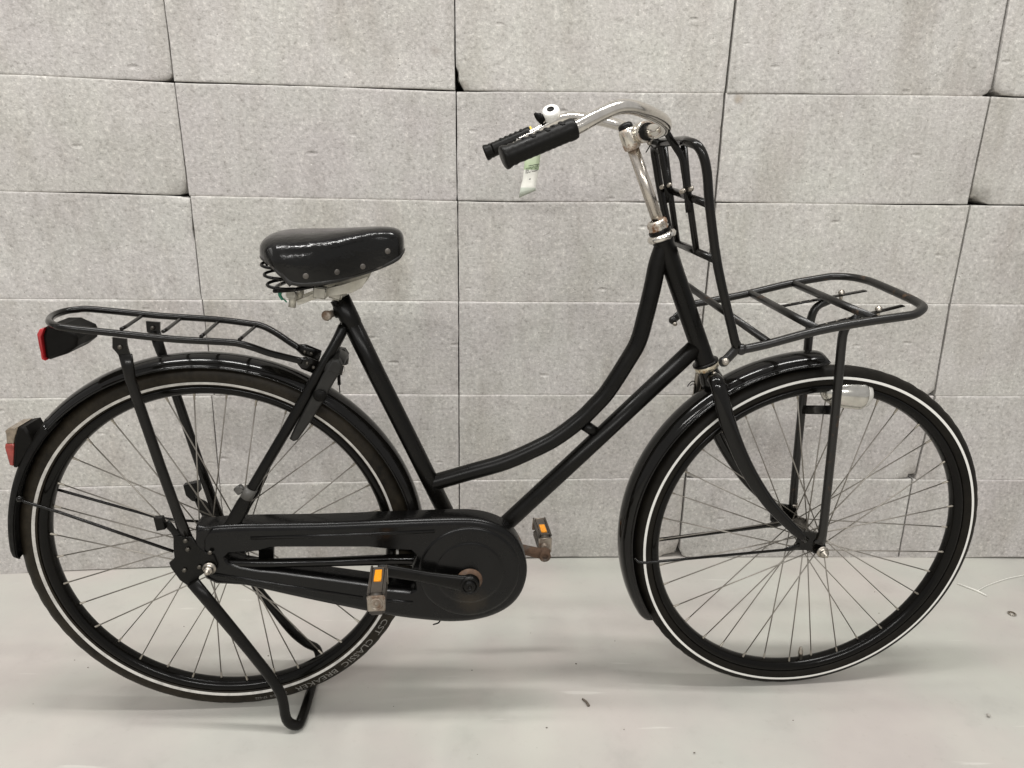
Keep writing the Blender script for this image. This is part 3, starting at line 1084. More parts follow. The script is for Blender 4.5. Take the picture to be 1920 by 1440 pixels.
# stays
for s in (-1, 1):
    mb = MB()
    mb.tube([V((0.2456,-0.01,0.7729)[0], s * 0.010, (0.2456,-0.01,0.7729)[2]), V((0.2332,-0.02,0.7475)[0], s * 0.020, (0.2332,-0.02,0.7475)[2]), V((0.2,-0.033,0.6924)[0], s * 0.033, (0.2,-0.033,0.6924)[2]),
             V((0.1478,-0.044,0.6056)[0], s * 0.044, (0.1478,-0.044,0.6056)[2]), V((0.1082,-0.051,0.5421)[0], s * 0.051, (0.1082,-0.051,0.5421)[2]), V((0.0749,-0.056,0.4886)[0], s * 0.056, (0.0749,-0.056,0.4886)[2])],
            [0.0088, 0.0088], 12, n=4)
    mb.tube([V((0.0749,-0.056,0.4886)[0], s * 0.056, (0.0749,-0.056,0.4886)[2]), V((0.0636,-0.058,0.4684)[0], s * 0.058, (0.0636,-0.058,0.4684)[2]), V((0.0467,-0.06,0.4388)[0], s * 0.060, (0.0467,-0.06,0.4388)[2]),
             V((0.0252,-0.062,0.4017)[0], s * 0.062, (0.0252,-0.062,0.4017)[2]), V(0.006, s * 0.063, 0.358)],
            [(0.0088, 0.0088), (0.006, 0.012), (0.004, 0.0130), (0.0035, 0.0115), (0.003, 0.011)], 12, n=3, up=(0, 1, 0))
    mb.build('seat_stay', M['satin'], frame)
    mb = MB()
    mb.tube([BB + V(-0.02, s * 0.026, 0.004), V(0.34, s * 0.036, 0.335), V(0.2, s * 0.048, 0.343), V(0.10, s * 0.058, 0.350), V(0.0, s * 0.063, 0.354)],
            [(0.011, 0.011), (0.009, 0.011), (0.0085, 0.0085), (0.0085, 0.0085), (0.004, 0.009)], 12, n=4, up=(0, 1, 0))
    mb.build('chain_stay', M['gloss'], frame)
# headset
mb = MB()
L_ = (h1 - h0).length
mb.lathe(h0, -hd, [(0.017, -0.002), (0.0235, -0.001), (0.0255, 0.004), (0.0235, 0.008), (0.019, 0.010)], 24)
mb.mat(1)
mb.lathe(h0, -hd, [(0.019, 0.010), (0.0195, 0.014), (0.0185, 0.016)], 24)
mb.mat(2)
mb.lathe(h0, -hd, [(0.0170, 0.016), (0.0178, 0.019), (0.0160, 0.022), (0.0178, 0.0235), (0.0178, 0.030), (0.015, 0.033), (0.011, 0.033)], 8)
mb.build('headset_cup', [M['chrome'], M['satin'], M['ruststem']], frame)
mb = MB()
mb.lathe(h1, hd, [(0.0175, -0.001), (0.0215, 0.0), (0.0222, 0.004), (0.0218, 0.010), (0.017, 0.012)], 24)
mb.build('headset_cup', M['rustring'], frame)
mb = MB()
mb.lathe(h1 + hd * -0.004, hd, [(0.018, 0), (0.0236, 0.001), (0.0236, 0.0045), (0.018, 0.006)], 24)
mb.build('headset_dust_ring', M['satin'], frame)
# seat clamp ear and bolt
mb = MB()
ce = V((0.2268,-0.006,0.796))
mb.tube([st + sd * 0.022, ce + V(0.004, 0.006, 0)], [(0.013, 0.012), (0.010, 0.011)], 14)
mb.mat(1)
bo = V((0.2195,-0.016,0.7926))
mb.tube([bo + V(0.012, 0.030, 0), bo], [0.0062, 0.0062], 12)
mb.lathe(bo, V(-0.25, -1, 0.1), [(0.0085, -0.006), (0.009, 0.0), (0.007, 0.0025), (0, 0.003)], 12)
mb.build('seat_clamp', [M['satin'], M['rustpedal']], frame)
# cable band on the near seat stay
mb = MB()
b0, b1 = V((0.0801,-0.0555,0.4974)), V((0.0697,-0.0565,0.4798))
mb.tube([b0, b1], [(0.0108, 0.0108), (0.0108, 0.0108)], 14)
mb.box((b0 + b1) / 2 + V(-0.016, 0.002, 0.006), 0.016, 0.010, 0.014, Matrix.Rotation(radians(-35), 3, 'Y'), 0.002)
mb.build('cable_band', M['bandgrey'], frame)

# ---- front fork
mb = MB()
for s in (-1, 1):
    pts = [V(h1.x + 0.010, s * 0.020, h1.z - 0.022), V((0.8995,-0.04,0.6691)[0], s * 0.040, (0.8995,-0.04,0.6691)[2]), V((0.9196,-0.052,0.6036)[0], s * 0.052, (0.9196,-0.052,0.6036)[2]),
           V((0.9588,-0.054,0.5238)[0], s * 0.054, (0.9588,-0.054,0.5238)[2]), V((1.0106,-0.054,0.4492)[0], s * 0.054, (1.0106,-0.054,0.4492)[2]),
           V((1.0583,-0.055,0.3994)[0], s * 0.055, (1.0583,-0.055,0.3994)[2]), V((1.0987,-0.056,0.3635)[0], s * 0.056, (1.0987,-0.056,0.3635)[2])]
    mb.tube(pts, [(0.0105, 0.014), (0.0105, 0.0145), (0.0100, 0.0150), (0.0095, 0.0140), (0.0085, 0.0120), (0.0070, 0.0100), (0.0050, 0.0085)], 16, n=4, up=(0, 1, 0))
    # drop-out
    mb.prism([(1.083,-0.056,0.3845), (1.1087,-0.056,0.3814), (1.1295,-0.056,0.3762), (1.1379,-0.056,0.3495), (1.1306,-0.056,0.3347), (1.1154,-0.056,0.3363), (1.108,-0.056,0.3436), (1.0802,-0.056,0.3445), (1.0793,-0.056,0.3583)],
             s * 0.059, s * 0.053)
mb.lathe(h1 + hd * 0.010, hd, [(0.016, 0), (0.0172, 0.003), (0.0185, 0.012), (0.021, 0.022), (0.020, 0.034), (0.010, 0.042)], 20)
mb.tube([V(h1.x + 0.012, -0.030, h1.z - 0.026), V(h1.x + 0.012, 0.030, h1.z - 0.026)], 0.013, 14)
fork = mb.build('front_fork', M['gloss'], bike)
mb = MB()
cb = h1 + hd * 0.016 + V(0.004, -0.021, 0)
mb.lathe(cb, V(0.1, -1, 0.1), [(0.0045, -0.004), (0.0045, 0.003), (0.0015, 0.0035), (0.0015, 0.002), (0, 0.002)], 10)
mb.build('fork_bolt', M['steel'], fork)


# ---- mudguards
def mudguard_mesh(c, Rcrown, a0, a1, half, drop, thick, ends, taper_end=1.0, n=72, ecc=(0, 0)):
    """arched channel along an arc about the Y axis; ends: rounded tip length in radians at (start, end)"""
    mb = MB()
    prof = []
    m = 12
    for i in range(m + 1):
        t = -1 + 2 * i / m
        ang = t * radians(84)
        prof.append((half * sin(ang) / sin(radians(84)), drop * (cos(ang) - 1) / (1 - cos(radians(84)))))
    ring = []
    for k in range(n + 1):
        dr = 0.0
        a = a0 + (a1 - a0) * k / n
        s0 = (a - a0) / ends[0] if ends[0] > 0 else 9
        s1 = (a1 - a) / ends[1] if ends[1] > 0 else 9
        f = 1.0
        for s in (s0, s1):
            if s < 1:
                q = sqrt(max(0.0, 1 - (1 - s) ** 2))
                f = min(f, 0.70 + 0.30 * q)
                dr = max(dr, 0.0135 * (1 - q))
        er = ecc[0] * cos(a) + ecc[1] * sin(a) - dr
        ring.append((a, f, er))
    for layer in (0, 1):
        for (a, f, er) in ring:
            for (l, d) in prof:
                r = Rcrown + er + d * (f if ends != (0, 0) else 1.0) * (1 - max(0.0, -(er - ecc[0] * cos(a) - ecc[1] * sin(a))) / 0.02) - layer * thick
                ll = l * f * (1 - layer * thick / half * 0.9)
                mb.v.append(V(c.x + r * cos(a), ll, c.z + r * sin(a)))
    P = m + 1
    off = (n + 1) * P
    for k in range(n):
        for i in range(m):
            q = (k * P + i, k * P + i + 1, (k + 1) * P + i + 1, (k + 1) * P + i)
            mb.face(q)
            mb.face(tuple(reversed([x + off for x in q])))
        for i in (0, m):
            q = (k * P + i, (k + 1) * P + i, off + (k + 1) * P + i, off + k * P + i)
            mb.face(q if i else tuple(reversed(q)))
    for k in (0, n):
        for i in range(m):
            q = (k * P + i, k * P + i + 1, off + k * P + i + 1, off + k * P + i)
            mb.face(tuple(reversed(q)) if k else q)
    return mb


rg = mudguard_mesh(RH, 0.3725, radians(-12), radians(136), 0.0305, 0.0185, 0.0014, (0, 0), n=80, ecc=(0.002, 0.0))
# rolled edges
for s in (-1, 1):
    pts = []
    for k in range(61):
        a = radians(-12 + 148 * k / 60)
        r = 0.3725 + 0.002 * cos(a) - 0.0185
        pts.append(V(r * cos(a), s * 0.0300, RH.z + r * sin(a)))
    rg.tube(pts, 0.0016, 6)
rear_guard = rg.build('rear_mudguard', M['gloss'], bike)
tipm = mudguard_mesh(RH, 0.3735, radians(131), radians(180.5), 0.0318, 0.0200, 0.0022, (0.02, 0.05), n=40, ecc=(0.006, 0.0))
tipm.build('mudguard_tip', M['matte'], rear_guard)
fg = mudguard_mesh(FH, 0.3602, radians(92.6), radians(209.5), 0.0315, 0.0200, 0.0014, (0.06, 0.05), n=90, ecc=(-0.0205, 0.0190))
for s in (-1, 1):
    pts = []
    for k in range(61):
        a = radians(96.5 + 110 * k / 60)
        r = 0.3602 - 0.0205 * cos(a) + 0.0190 * sin(a) - 0.0200
        pts.append(V(FH.x + r * cos(a), s * 0.0312, FH.z + r * sin(a)))
    fg.tube(pts, 0.0016, 6)
front_guard = fg.build('front_mudguard', M['gloss'], bike)

# mudguard stays
mb = MB()
mb.tube([V((-0.319,-0.031,0.4748)), V((-0.309,-0.036,0.471)), V((-0.2518,-0.045,0.4547)), V((-0.0608,-0.066,0.3836))], 0.0027, 8)
mb.sphere(V((-0.3197,-0.03,0.4743)), 0.0065, 10, 6)
mb.build('mudguard_stay', M['rackpaint'], rear_guard)
mb = MB()
mb.tube([V((-0.333,0.03,0.4764)), V((-0.2938,0.04,0.4557)), V((-0.1427,0.06,0.386)), V((-0.1069,0.066,0.3749)), V((-0.0576,0.066,0.37))], 0.0027, 8)
mb.build('mudguard_stay', M['rackpaint'], rear_guard)
mb = MB()
mb.tube([V((0.7748,-0.033,0.321)), V((0.7804,-0.037,0.3152)), V((0.7932,-0.04,0.3154)), V((1.0548,-0.06,0.3465))], 0.0027, 8)
mb.tube([V((1.0548,-0.06,0.3465)), V((1.0691,-0.06,0.3495)), V((1.0854,-0.06,0.3536))], [(0.0027, 0.0027), (0.0020, 0.006), (0.0015, 0.007)], 8, up=(0, 1, 0))
mb.build('mudguard_stay', M['rackpaint'], front_guard)
mb = MB()
mb.tube([V((0.8108,0.034,0.3143)), V((0.8409,0.04,0.3172)), V((1.0777,0.058,0.3318))], [(0.0026, 0.0045), (0.0026, 0.0045)], 8, up=(0, 1, 0))
mb.tube([V((1.0777,0.058,0.3318)), V((1.091,0.058,0.3352)), V((1.1161,0.058,0.3443))], [(0.0026, 0.0045), (0.0018, 0.009), (0.0015, 0.009)], 8, up=(0, 1, 0))
mb.mat(1).sphere(V((0.8383,0.036,0.322)), 0.0045, 8, 6)
mb.build('mudguard_stay', [M['rackpaint'], M['nut']], front_guard)

# ---- tail light on the rear mudguard
tl = [(-0.2921,-0.022,0.6042), (-0.2871,-0.022,0.5896), (-0.2829,-0.022,0.5749), (-0.2968,-0.022,0.5555), (-0.313,-0.022,0.5339), (-0.321,-0.022,0.5286), (-0.325,-0.022,0.5302), (-0.3193,-0.022,0.5559), (-0.3132,-0.022,0.5832), (-0.3036,-0.022,0.6024)]
mb = MB()
pl = [(p[0], p[2]) for p in tl]
mb.prism(pl, -0.024, 0.024, 0.004)
light_body = mb.build('tail_light', M['matte'], bike)
mb = MB()
up_ = [(-0.3132,-0.022,0.5832), (-0.3159,-0.022,0.5735), (-0.3279,-0.022,0.5737), (-0.3256,-0.022,0.5902), (-0.326,-0.022,0.597), (-0.32,-0.022,0.6017), (-0.3043,-0.022,0.6034)]
mb.prism([(p[0], p[2]) for p in up_], -0.0225, 0.0225, 0.002)
mb.build('lens', M['smoke'], light_body)
mb = MB()
lo_ = [(-0.3159,-0.022,0.5735), (-0.3246,-0.022,0.5322), (-0.3303,-0.022,0.5343), (-0.3318,-0.022,0.5669), (-0.3297,-0.022,0.5733)]
mb.prism([(p[0], p[2]) for p in lo_], -0.0230, 0.0230, 0.002)
mb.build('lens', M['taired'], light_body)

# ---- rear rack
rl = 0.0058
near = [V((-0.1727,-0.065,0.7841)), V((-0.0938,-0.065,0.7747)), V((-0.0136,-0.065,0.7653)), V((0.0685,-0.065,0.76)), V((0.09,-0.063,0.7563)), V((0.1087,-0.06,0.7492)), V((0.1302,-0.052,0.738)), V((0.1608,-0.04,0.7255)), V((0.1774,-0.034,0.7191))]
far = [V((-0.2296,0.065,0.7851)), V((-0.1937,0.065,0.7879)), V((-0.0832,0.065,0.7763)), V((0.0117,0.065,0.7694)), V((0.0708,0.065,0.7615)), V((0.0911,0.064,0.7573)), V((0.1154,0.056,0.7468)), V((0.1451,0.042,0.7306)), V((0.1601,0.034,0.7238))]
mb = MB()
ring_pts = [near[6], near[5], near[4], near[3], near[2], near[1], near[0], V((-0.1926,-0.057,0.7858)), V((-0.2123,-0.036,0.7864)), V((-0.226,-0.012,0.7856)), V((-0.2375,0.016,0.785)), V((-0.2405,0.04,0.7855)), V((-0.2342,0.057,0.7867)), V((-0.2199,0.064,0.7876)),
            far[1], far[2], far[3], far[4], far[5], far[6]]
mb.tube([near[-1], near[-2]] + ring_pts + [far[-2], far[-1]], [rl, rl], 12, n=4)
# flattened, bolted front tongues
for (a, b, w) in ((V((0.1727,-0.036,0.7206)), V((0.2013,-0.026,0.7044)), 0.0125), (V((0.1561,0.036,0.7252)), V((0.1959,0.026,0.7111)), 0.0115)):
    mb.tube([a, a.lerp(b, 0.3), b], [(0.005, 0.006), (0.0035, w), (0.003, w)], 10, up=(0, 1, 0))
rack = mb.build('rear_rack', M['rackpaint'], bike)
for p in (V((0.1864,-0.0365,0.716)), V((0.196,-0.0345,0.7079)), V((0.1702,0.028,0.7185)), V((0.1815,0.026,0.716))):
    mb = MB()
    mb.sphere(p, 0.0032, 8, 6)
    mb.build('rack_bolt', M['darksteel'], rack)
for (pa, pb) in ((((-0.0908,-0.062,0.7822)), ((-0.1098,0.062,0.7775))), (((-0.0279,-0.062,0.7777)), ((-0.0455,0.062,0.7721))), (((0.0295,-0.062,0.7696)), ((0.0178,0.062,0.7662))), (((0.0882,-0.06,0.7636)), ((0.0806,0.062,0.7582)))):
    mb = MB()
    a, b = V(*pa), V(*pb)
    mb.tube([a + V(0, -0.003, 0), a + V(0, 0.012, 0), b + V(0, -0.012, 0), b + V(0, 0.003, 0.001)], 0.0030, 8)
    mb.build('rack_crossbar', M['rackpaint'], rack)
# rack struts
mb = MB()
mb.prism([(-0.1052,-0.065,0.7692), (-0.0845,-0.065,0.7665), (-0.0853,-0.065,0.7552), (-0.083,-0.065,0.7376), (-0.0974,-0.065,0.7341), (-0.1018,-0.065,0.743), (-0.1078,-0.065,0.7518)], -0.0675, -0.0635)
mb.tube([V((-0.0902,-0.066,0.7414)), V((-0.0892,-0.066,0.7202)), V((-0.0882,-0.066,0.6987)), V((-0.062,-0.067,0.5488)), V((-0.0455,-0.068,0.4632)), V((-0.0334,-0.07,0.404))],
        [(0.003, 0.011), (0.005, 0.010), (0.0075, 0.0085), (0.0075, 0.0085), (0.0075, 0.0085), (0.003, 0.012)], 12, up=(0, 1, 0))
mb.mat(1).sphere(V((-0.0957,-0.068,0.7534)), 0.004, 8, 6)
mb.build('rack_strut', [M['rackpaint'], M['darksteel']], rack)
mb = MB()
mb.prism([(-0.108,0.065,0.7668), (-0.0847,0.065,0.7648), (-0.0878,0.065,0.7417), (-0.099,0.065,0.7398), (-0.1089,0.065,0.7476)], 0.0635, 0.0675)
mb.tube([V((-0.0963,0.066,0.7492)), V((-0.0932,0.066,0.7249)), V((-0.0881,0.066,0.7002)), V((-0.0736,0.066,0.6244)), V((-0.0485,0.067,0.4854)), V((-0.0253,0.068,0.368))],
        [(0.003, 0.010), (0.005, 0.010), (0.0075, 0.0085), (0.0075, 0.0085), (0.0075, 0.0085), (0.005, 0.011)], 12, up=(0, 1, 0))
mb.mat(1).sphere(V((-0.0976,0.062,0.755)), 0.004, 8, 6)
mb.build('rack_strut', [M['rackpaint'], M['darksteel']], rack)

# ---- reflector hanging under the rear end of the rack
mb = MB()
rp = [(-0.2211,-0.034,0.7798), (-0.2015,-0.034,0.7798), (-0.1788,-0.034,0.7682), (-0.1763,-0.034,0.7585), (-0.18,-0.034,0.746), (-0.197,-0.034,0.7336), (-0.226,-0.034,0.7239), (-0.231,-0.034,0.7284), (-0.2288,-0.034,0.764)]
mb.prism([(p[0], p[2]) for p in rp], -0.036, 0.036, 0.006)
refl = mb.build('rear_reflector', M['matte'], bike)
mb = MB()
rp2 = [(-0.2212,-0.034,0.779), (-0.2288,-0.034,0.764), (-0.2312,-0.034,0.7275), (-0.2293,-0.034,0.7239), (-0.2337,-0.034,0.7275), (-0.2349,-0.034,0.7481), (-0.2345,-0.034,0.7685), (-0.229,-0.034,0.7764)]
mb.prism([(p[0], p[2]) for p in rp2], -0.040, 0.040, 0.0025)
mb.build('lens', M['red'], refl)

# ---- rear axle plate, spring hooks
mb = MB()
ap = [(-0.0546,-0.07,0.4203), (-0.0399,-0.07,0.4168), (-0.0249,-0.07,0.4153), (-0.0162,-0.07,0.3972), (-0.0034,-0.07,0.383), (0.0087,-0.07,0.3773), (0.0123,-0.07,0.3601), (0.0036,-0.07,0.3475), (-0.0097,-0.07,0.3436),
      (-0.0216,-0.07,0.3354), (-0.0258,-0.07,0.3225), (-0.0437,-0.07,0.3188), (-0.0551,-0.07,0.3301), (-0.0666,-0.07,0.3543), (-0.0689,-0.07,0.365), (-0.0587,-0.07,0.3743), (-0.0578,-0.07,0.3954)]
mb.prism(ap, -0.0735, -0.0685, 0.0015)
mb.tube([V((-0.046,-0.071,0.4154)), V((-0.0531,-0.072,0.4266)), V((-0.0584,-0.073,0.4376)), V((-0.0643,-0.074,0.4435))], [(0.002, 0.010), (0.002, 0.006), (0.002, 0.007), (0.002, 0.010)], 10, up=(0, 1, 0))
mb.prism([(-0.0803,-0.074,0.4562), (-0.0661,-0.074,0.4568), (-0.0638,-0.074,0.4342), (-0.0783,-0.074,0.4316)], -0.080, -0.070, 0.001)
mb.mat(1)
for p in (V((-0.0332,-0.0745,0.392)), V((-0.0348,-0.0745,0.4088)), V((-0.0176,-0.0745,0.3564)), V((-0.0437,-0.0745,0.3509)), V((0.0037,-0.0745,0.3844))):
    mb.lathe(p, V(0, -1, 0), [(0.0042, 0), (0.0042, 0.002), (0.002, 0.0035), (0, 0.0035)], 6)
mb.build('axle_plate', [M['satin'], M['darksteel']], bike)
mb = MB()
mb.prism([(-0.0706,0.07,0.4232), (-0.0492,0.07,0.4113), (-0.0315,0.07,0.3902), (-0.0139,0.07,0.3666), (-0.0122,0.07,0.3349), (-0.048,0.07,0.3594), (-0.0625,0.07,0.3911)], 0.068, 0.072)
mb.prism([(-0.0833,0.07,0.4493), (-0.055,0.07,0.4554), (-0.0544,0.07,0.4352), (-0.0652,0.07,0.4276), (-0.0628,0.07,0.4139), (-0.0714,0.07,0.4164), (-0.081,0.07,0.428)], 0.062, 0.075, 0.001)
mb.build('axle_plate', M['satin'], bike)

# ---- double stand
mb = MB()
ft = 0.0115
sp = [V((-0.0307,-0.078,0.3279)), V((0.0553,-0.082,0.1811)), V((0.1002,-0.085,0.0933)), V(0.108, -0.086, 0.030), V(0.124, -0.084, ft + 0.001), V(0.131, -0.070, ft), V(0.1335, 0.0, ft), V(0.134, 0.088, ft), V(0.134, 0.104, ft + 0.004),
      V(0.128, 0.110, 0.034), V((0.1106,0.1,0.0557)), V((0.0874,0.098,0.0825)), V((0.0665,0.096,0.1181)), V((0.0435,0.094,0.1622)), V((0.0218,0.09,0.2079)), V(0.0, 0.078, 0.30)]
mb.tube(sp, [(0.0070, 0.0125), (0.0080, 0.0100), (0.0085, 0.0095), (0.0085, 0.0095), (0.0095, 0.0105), (0.0095, 0.0095), (0.0092, 0.0092), (0.0092, 0.0092), (0.009, 0.009), (0.009, 0.009), (0.009, 0.009), (0.009, 0.009), (0.009, 0.009), (0.009, 0.009), (0.009, 0.009), (0.009, 0.009)],
        12, n=4, up=(0, 1, 0))
mb.build('stand', M['satin'], bike)

# ---- chain case
outl = [(-0.0208,-0.065,0.4259), (-0.0024,-0.065,0.4295), (0.0476,-0.065,0.4332), (0.1936,-0.065,0.4316), (0.3052,-0.065,0.4331), (0.3805,-0.065,0.4341), (0.4374,-0.065,0.4341), (0.4708,-0.065,0.4316), (0.4996,-0.065,0.4233), (0.5238,-0.065,0.4096),
        (0.5436,-0.065,0.3872), (0.5568,-0.065,0.3581), (0.5634,-0.065,0.3276), (0.5611,-0.065,0.2971), (0.5506,-0.065,0.2687), (0.5309,-0.065,0.245), (0.5008,-0.065,0.2275), (0.4656,-0.065,0.2184), (0.4305,-0.065,0.2164), (0.3956,-0.065,0.2191),
        (0.3168,-0.065,0.2331), (0.2206,-0.065,0.2591), (0.1269,-0.065,0.2867), (0.0536,-0.065,0.3096), (-0.0142,-0.065,0.3264)]
hole = [(0.0345,-0.065,0.3766), (0.0844,-0.065,0.3792), (0.1052,-0.065,0.385), (0.1163,-0.065,0.3857), (0.1904,-0.065,0.3833), (0.2747,-0.065,0.3806), (0.3124,-0.065,0.375), (0.3504,-0.065,0.3716), (0.3587,-0.065,0.3625), (0.3514,-0.065,0.3385), (0.3535,-0.065,0.3128), (0.3559,-0.065,0.2924), (0.346,-0.065,0.2882),
        (0.3074,-0.065,0.2942), (0.2694,-0.065,0.3081), (0.1865,-0.065,0.3245), (0.1124,-0.065,0.3393), (0.0811,-0.065,0.3437), (0.0503,-0.065,0.3513), (0.031,-0.065,0.3606), (0.0264,-0.065,0.3694)]


def smooth_loop(P, n=3):
    m = len(P)
    out = []
    for i in range(m):
        p0, p1, p2, p3 = (Vector(P[(i + k) % m]) for k in (-1, 0, 1, 2))
        for k in range(n):
            t = k / n
            q = 0.5 * ((2 * p1) + (-p0 + p2) * t + (2 * p0 - 5 * p1 + 4 * p2 - p3) * t * t + (-p0 + 3 * p1 - 3 * p2 + p3) * t * t * t)
            out.append(tuple(q))
    return out


outl = smooth_loop(outl)


def area2(P):
    return sum(P[i][0] * P[(i + 1) % len(P)][2] - P[(i + 1) % len(P)][0] * P[i][2] for i in range(len(P)))


def offs(P, d):
    n = len(P)
    out = []
    sgn = 1 if area2(P) > 0 else -1
    for i in range(n):
        a, b, c = V(P[i - 1][0], P[i - 1][2]), V(P[i][0], P[i][2]), V(P[(i + 1) % n][0], P[(i + 1) % n][2])
        d1, d2 = (b - a).normalized(), (c - b).normalized()
        nn = V(-d1.y, d1.x) + V(-d2.y, d2.x)
        nn = nn / max(0.7, nn.length_squared / 2)
        q = b + nn * d * sgn
        out.append((q.x, 0, q.y))
    return out


def chaincase():
    """hollow shell with rounded outer arris and an open window; built as outline bands plus a triangulated face"""
    import bmesh
    Y0, Y1, bev = -0.0700, -0.030, 0.011
    mb = MB()
    bands = [(offs(outl, bev * 1.05), Y0), (offs(outl, bev * 0.55), Y0 + 0.0012), (offs(outl, bev * 0.16), Y0 + bev * 0.42), (outl, Y0 + bev), (outl, Y1)]
    ccw = area2(outl) > 0
    n = len(outl)
    st_ = len(mb.v)
    for P, y in bands:
        for p in P:
            mb.v.append(V(p[0], y, p[2]))
    for li in range(len(bands) - 1):
        for i in range(n):
            i2 = (i + 1) % n
            q = (st_ + li * n + i, st_ + li * n + i2, st_ + (li + 1) * n + i2, st_ + (li + 1) * n + i)
            mb.face(q if ccw else tuple(reversed(q)))
    h_out = offs(hole, -0.0045)
    hb = [(h_out, Y0), (hole, Y0 + 0.006), (hole, Y1)]
    hs = len(mb.v)
    m = len(hole)
    hccw = area2(hole) > 0
    for P, y in hb:
        for p in P:
            mb.v.append(V(p[0], y, p[2]))
    for li in range(2):
        for i in range(m):
            i2 = (i + 1) % m
            q = (hs + li * m + i, hs + (li + 1) * m + i, hs + (li + 1) * m + i2, hs + li * m + i2)
            mb.face(q if hccw else tuple(reversed(q)))
    # flat faces front and back with a hole, filled by bmesh
    for (lo, lh, y) in ((0, 0, Y0), (len(bands) - 1, 2, Y1)):
        bm = bmesh.new()
        vo = [bm.verts.new(mb.v[st_ + lo * n + i]) for i in range(n)]
        vh = [bm.verts.new(mb.v[hs + lh * m + i]) for i in range(m)]
        ed = [bm.edges.new((vo[i], vo[(i + 1) % n])) for i in range(n)] + [bm.edges.new((vh[i], vh[(i + 1) % m])) for i in range(m)]
        bmesh.ops.triangle_fill(bm, use_beauty=True, edges=ed)
        bm.verts.index_update()
        base = len(mb.v)
        for v in bm.verts:
            mb.v.append(v.co.copy())
        for f in bm.faces:
            idx = tuple(base + v.index for v in f.verts)
            if (f.normal.y > 0) == (y == Y0):
                idx = tuple(reversed(idx))
            mb.face(idx, False)
        bm.free()
    # pressed ridges along the top and bottom runs
    Yf = Y0 - 0.0002
    mb.tube([V((0.0737,-0.07,0.408)), V((0.2301,-0.07,0.4085)), V((0.3944,-0.07,0.412))], [(0.0024, 0.0034), (0.0024, 0.0034)], 8, up=(0, 1, 0))
    mb.tube([V((0.0026,-0.07,0.3388)), V((0.093,-0.07,0.3169)), V((0.2609,-0.07,0.2791))], [(0.0024, 0.0034), (0.0024, 0.0034)], 8, up=(0, 1, 0))
    mb.tube([V((0.3041,-0.07,0.2717)), V((0.3282,-0.07,0.2684)), V((0.3515,-0.07,0.2652))], [(0.0024, 0.0034), (0.0024, 0.0034)], 8, up=(0, 1, 0))
    # pressed discs round the chain ring
    c0 = V((0.4559,-0.07,0.3262))
    mb.lathe(V(c0.x, Y0, c0.z), V(0, -1, 0), [(0.0930, -0.001), (0.0915, 0.0018), (0.0860, 0.0030), (0.0680, 0.0034), (0.0640, 0.0022), (0.0615, 0.0042), (0.0580, 0.0050),
                                             (0.0500, 0.0052), (0.0300, 0.0045), (0.0200, 0.0045), (0.0, 0.0045)], 64)
    return mb.build('chain_case', M['case'], bike)


case = chaincase()
_nt = M['case'].node_tree
_p = _nt.nodes["Principled BSDF"]
_old = _p.inputs["Base Color"].links[0].from_socket
_tc = nd(_nt, "ShaderNodeTexCoord")
_ds = nd(_nt, "ShaderNodeVectorMath", operation='DISTANCE')
lk(_nt, _tc.outputs["Object"], _ds.inputs[0])
_ds.inputs[1].default_value = (0.458, -0.072, 0.268)
_gn = noise_node(_nt, 40, 4, 0.6, _tc.outputs["Object"])
_ma = nd(_nt, "ShaderNodeMath", operation='MULTIPLY_ADD')
lk(_nt, _gn.outputs[0], _ma.inputs[0])
_ma.inputs[1].default_value = 0.03
lk(_nt, _ds.outputs["Value"], _ma.inputs[2])
_gr = ramp(_nt, _ma.outputs[0], [(0.018, (0.55,) * 3), (0.050, (0, 0, 0))])
lk(_nt, mixc(_nt, _gr.outputs[0], _old, (0.040, 0.030, 0.018)), _p.inputs["Base Color"])
mb = MB()
mb.prism([(-0.015,-0.0665,0.4255), (0.0007,-0.0665,0.4292), (0.0096,-0.0665,0.4279), (-0.0036,-0.0665,0.4074), (-0.006,-0.0665,0.3863), (0.0087,-0.0665,0.3709), (0.0007,-0.0665,0.3647), (-0.0155,-0.0665,0.3824), (-0.02,-0.0665,0.4058)], -0.0725, -0.066, 0.002)
mb.build('chain_case_joint', M['case'], case)
mb = MB()
mb.prism([(0.076,-0.035,0.3736), (0.1024,-0.035,0.3728), (0.0998,-0.035,0.342), (0.0973,-0.035,0.3129), (0.0705,-0.035,0.3139)], -0.040, -0.032, 0.001)
mb.build('chain_case_web', M['case'], case)

# ---- cranks and pedals
mb = MB()
mb.mat(1)
mb.lathe(BB + V(0, -0.066, 0), V(0, -1, 0), [(0.024, -0.004), (0.024, 0.009), (0.020, 0.014), (0.012, 0.015)], 24)
mb.mat(0)
ce_ = V(0.299, -0.096, 0.351)
mb.tube([BB + V(0.004, -0.087, 0), BB + V(-0.02, -0.0865, 0.003), BB.lerp(V(0.299, 0, 0.351), 0.5) + V(0, -0.090, 0), ce_ + V(0.012, 0, 0), ce_],
        [(0.0075, 0.0185), (0.0075, 0.0165), (0.0065, 0.0115), (0.0070, 0.0125), (0.0075, 0.0130)], 16, n=3, up=(0, 1, 0))
mb.lathe(BB + V(0, -0.087, 0), V(0, -1, 0), [(0.0185, -0.004), (0.0180, 0.0065), (0.015, 0.0085), (0.0125, 0.0085), (0.0122, 0.006), (0.0105, 0.006), (0.0102, 0.0105), (0.004, 0.0105), (0.004, 0.008), (0, 0.008)], 24)
mb.build('crank_arm', [M['satin'], M['rustarm']], bike)
mb = MB()
fe = V(0.6165, 0.092, 0.2600)
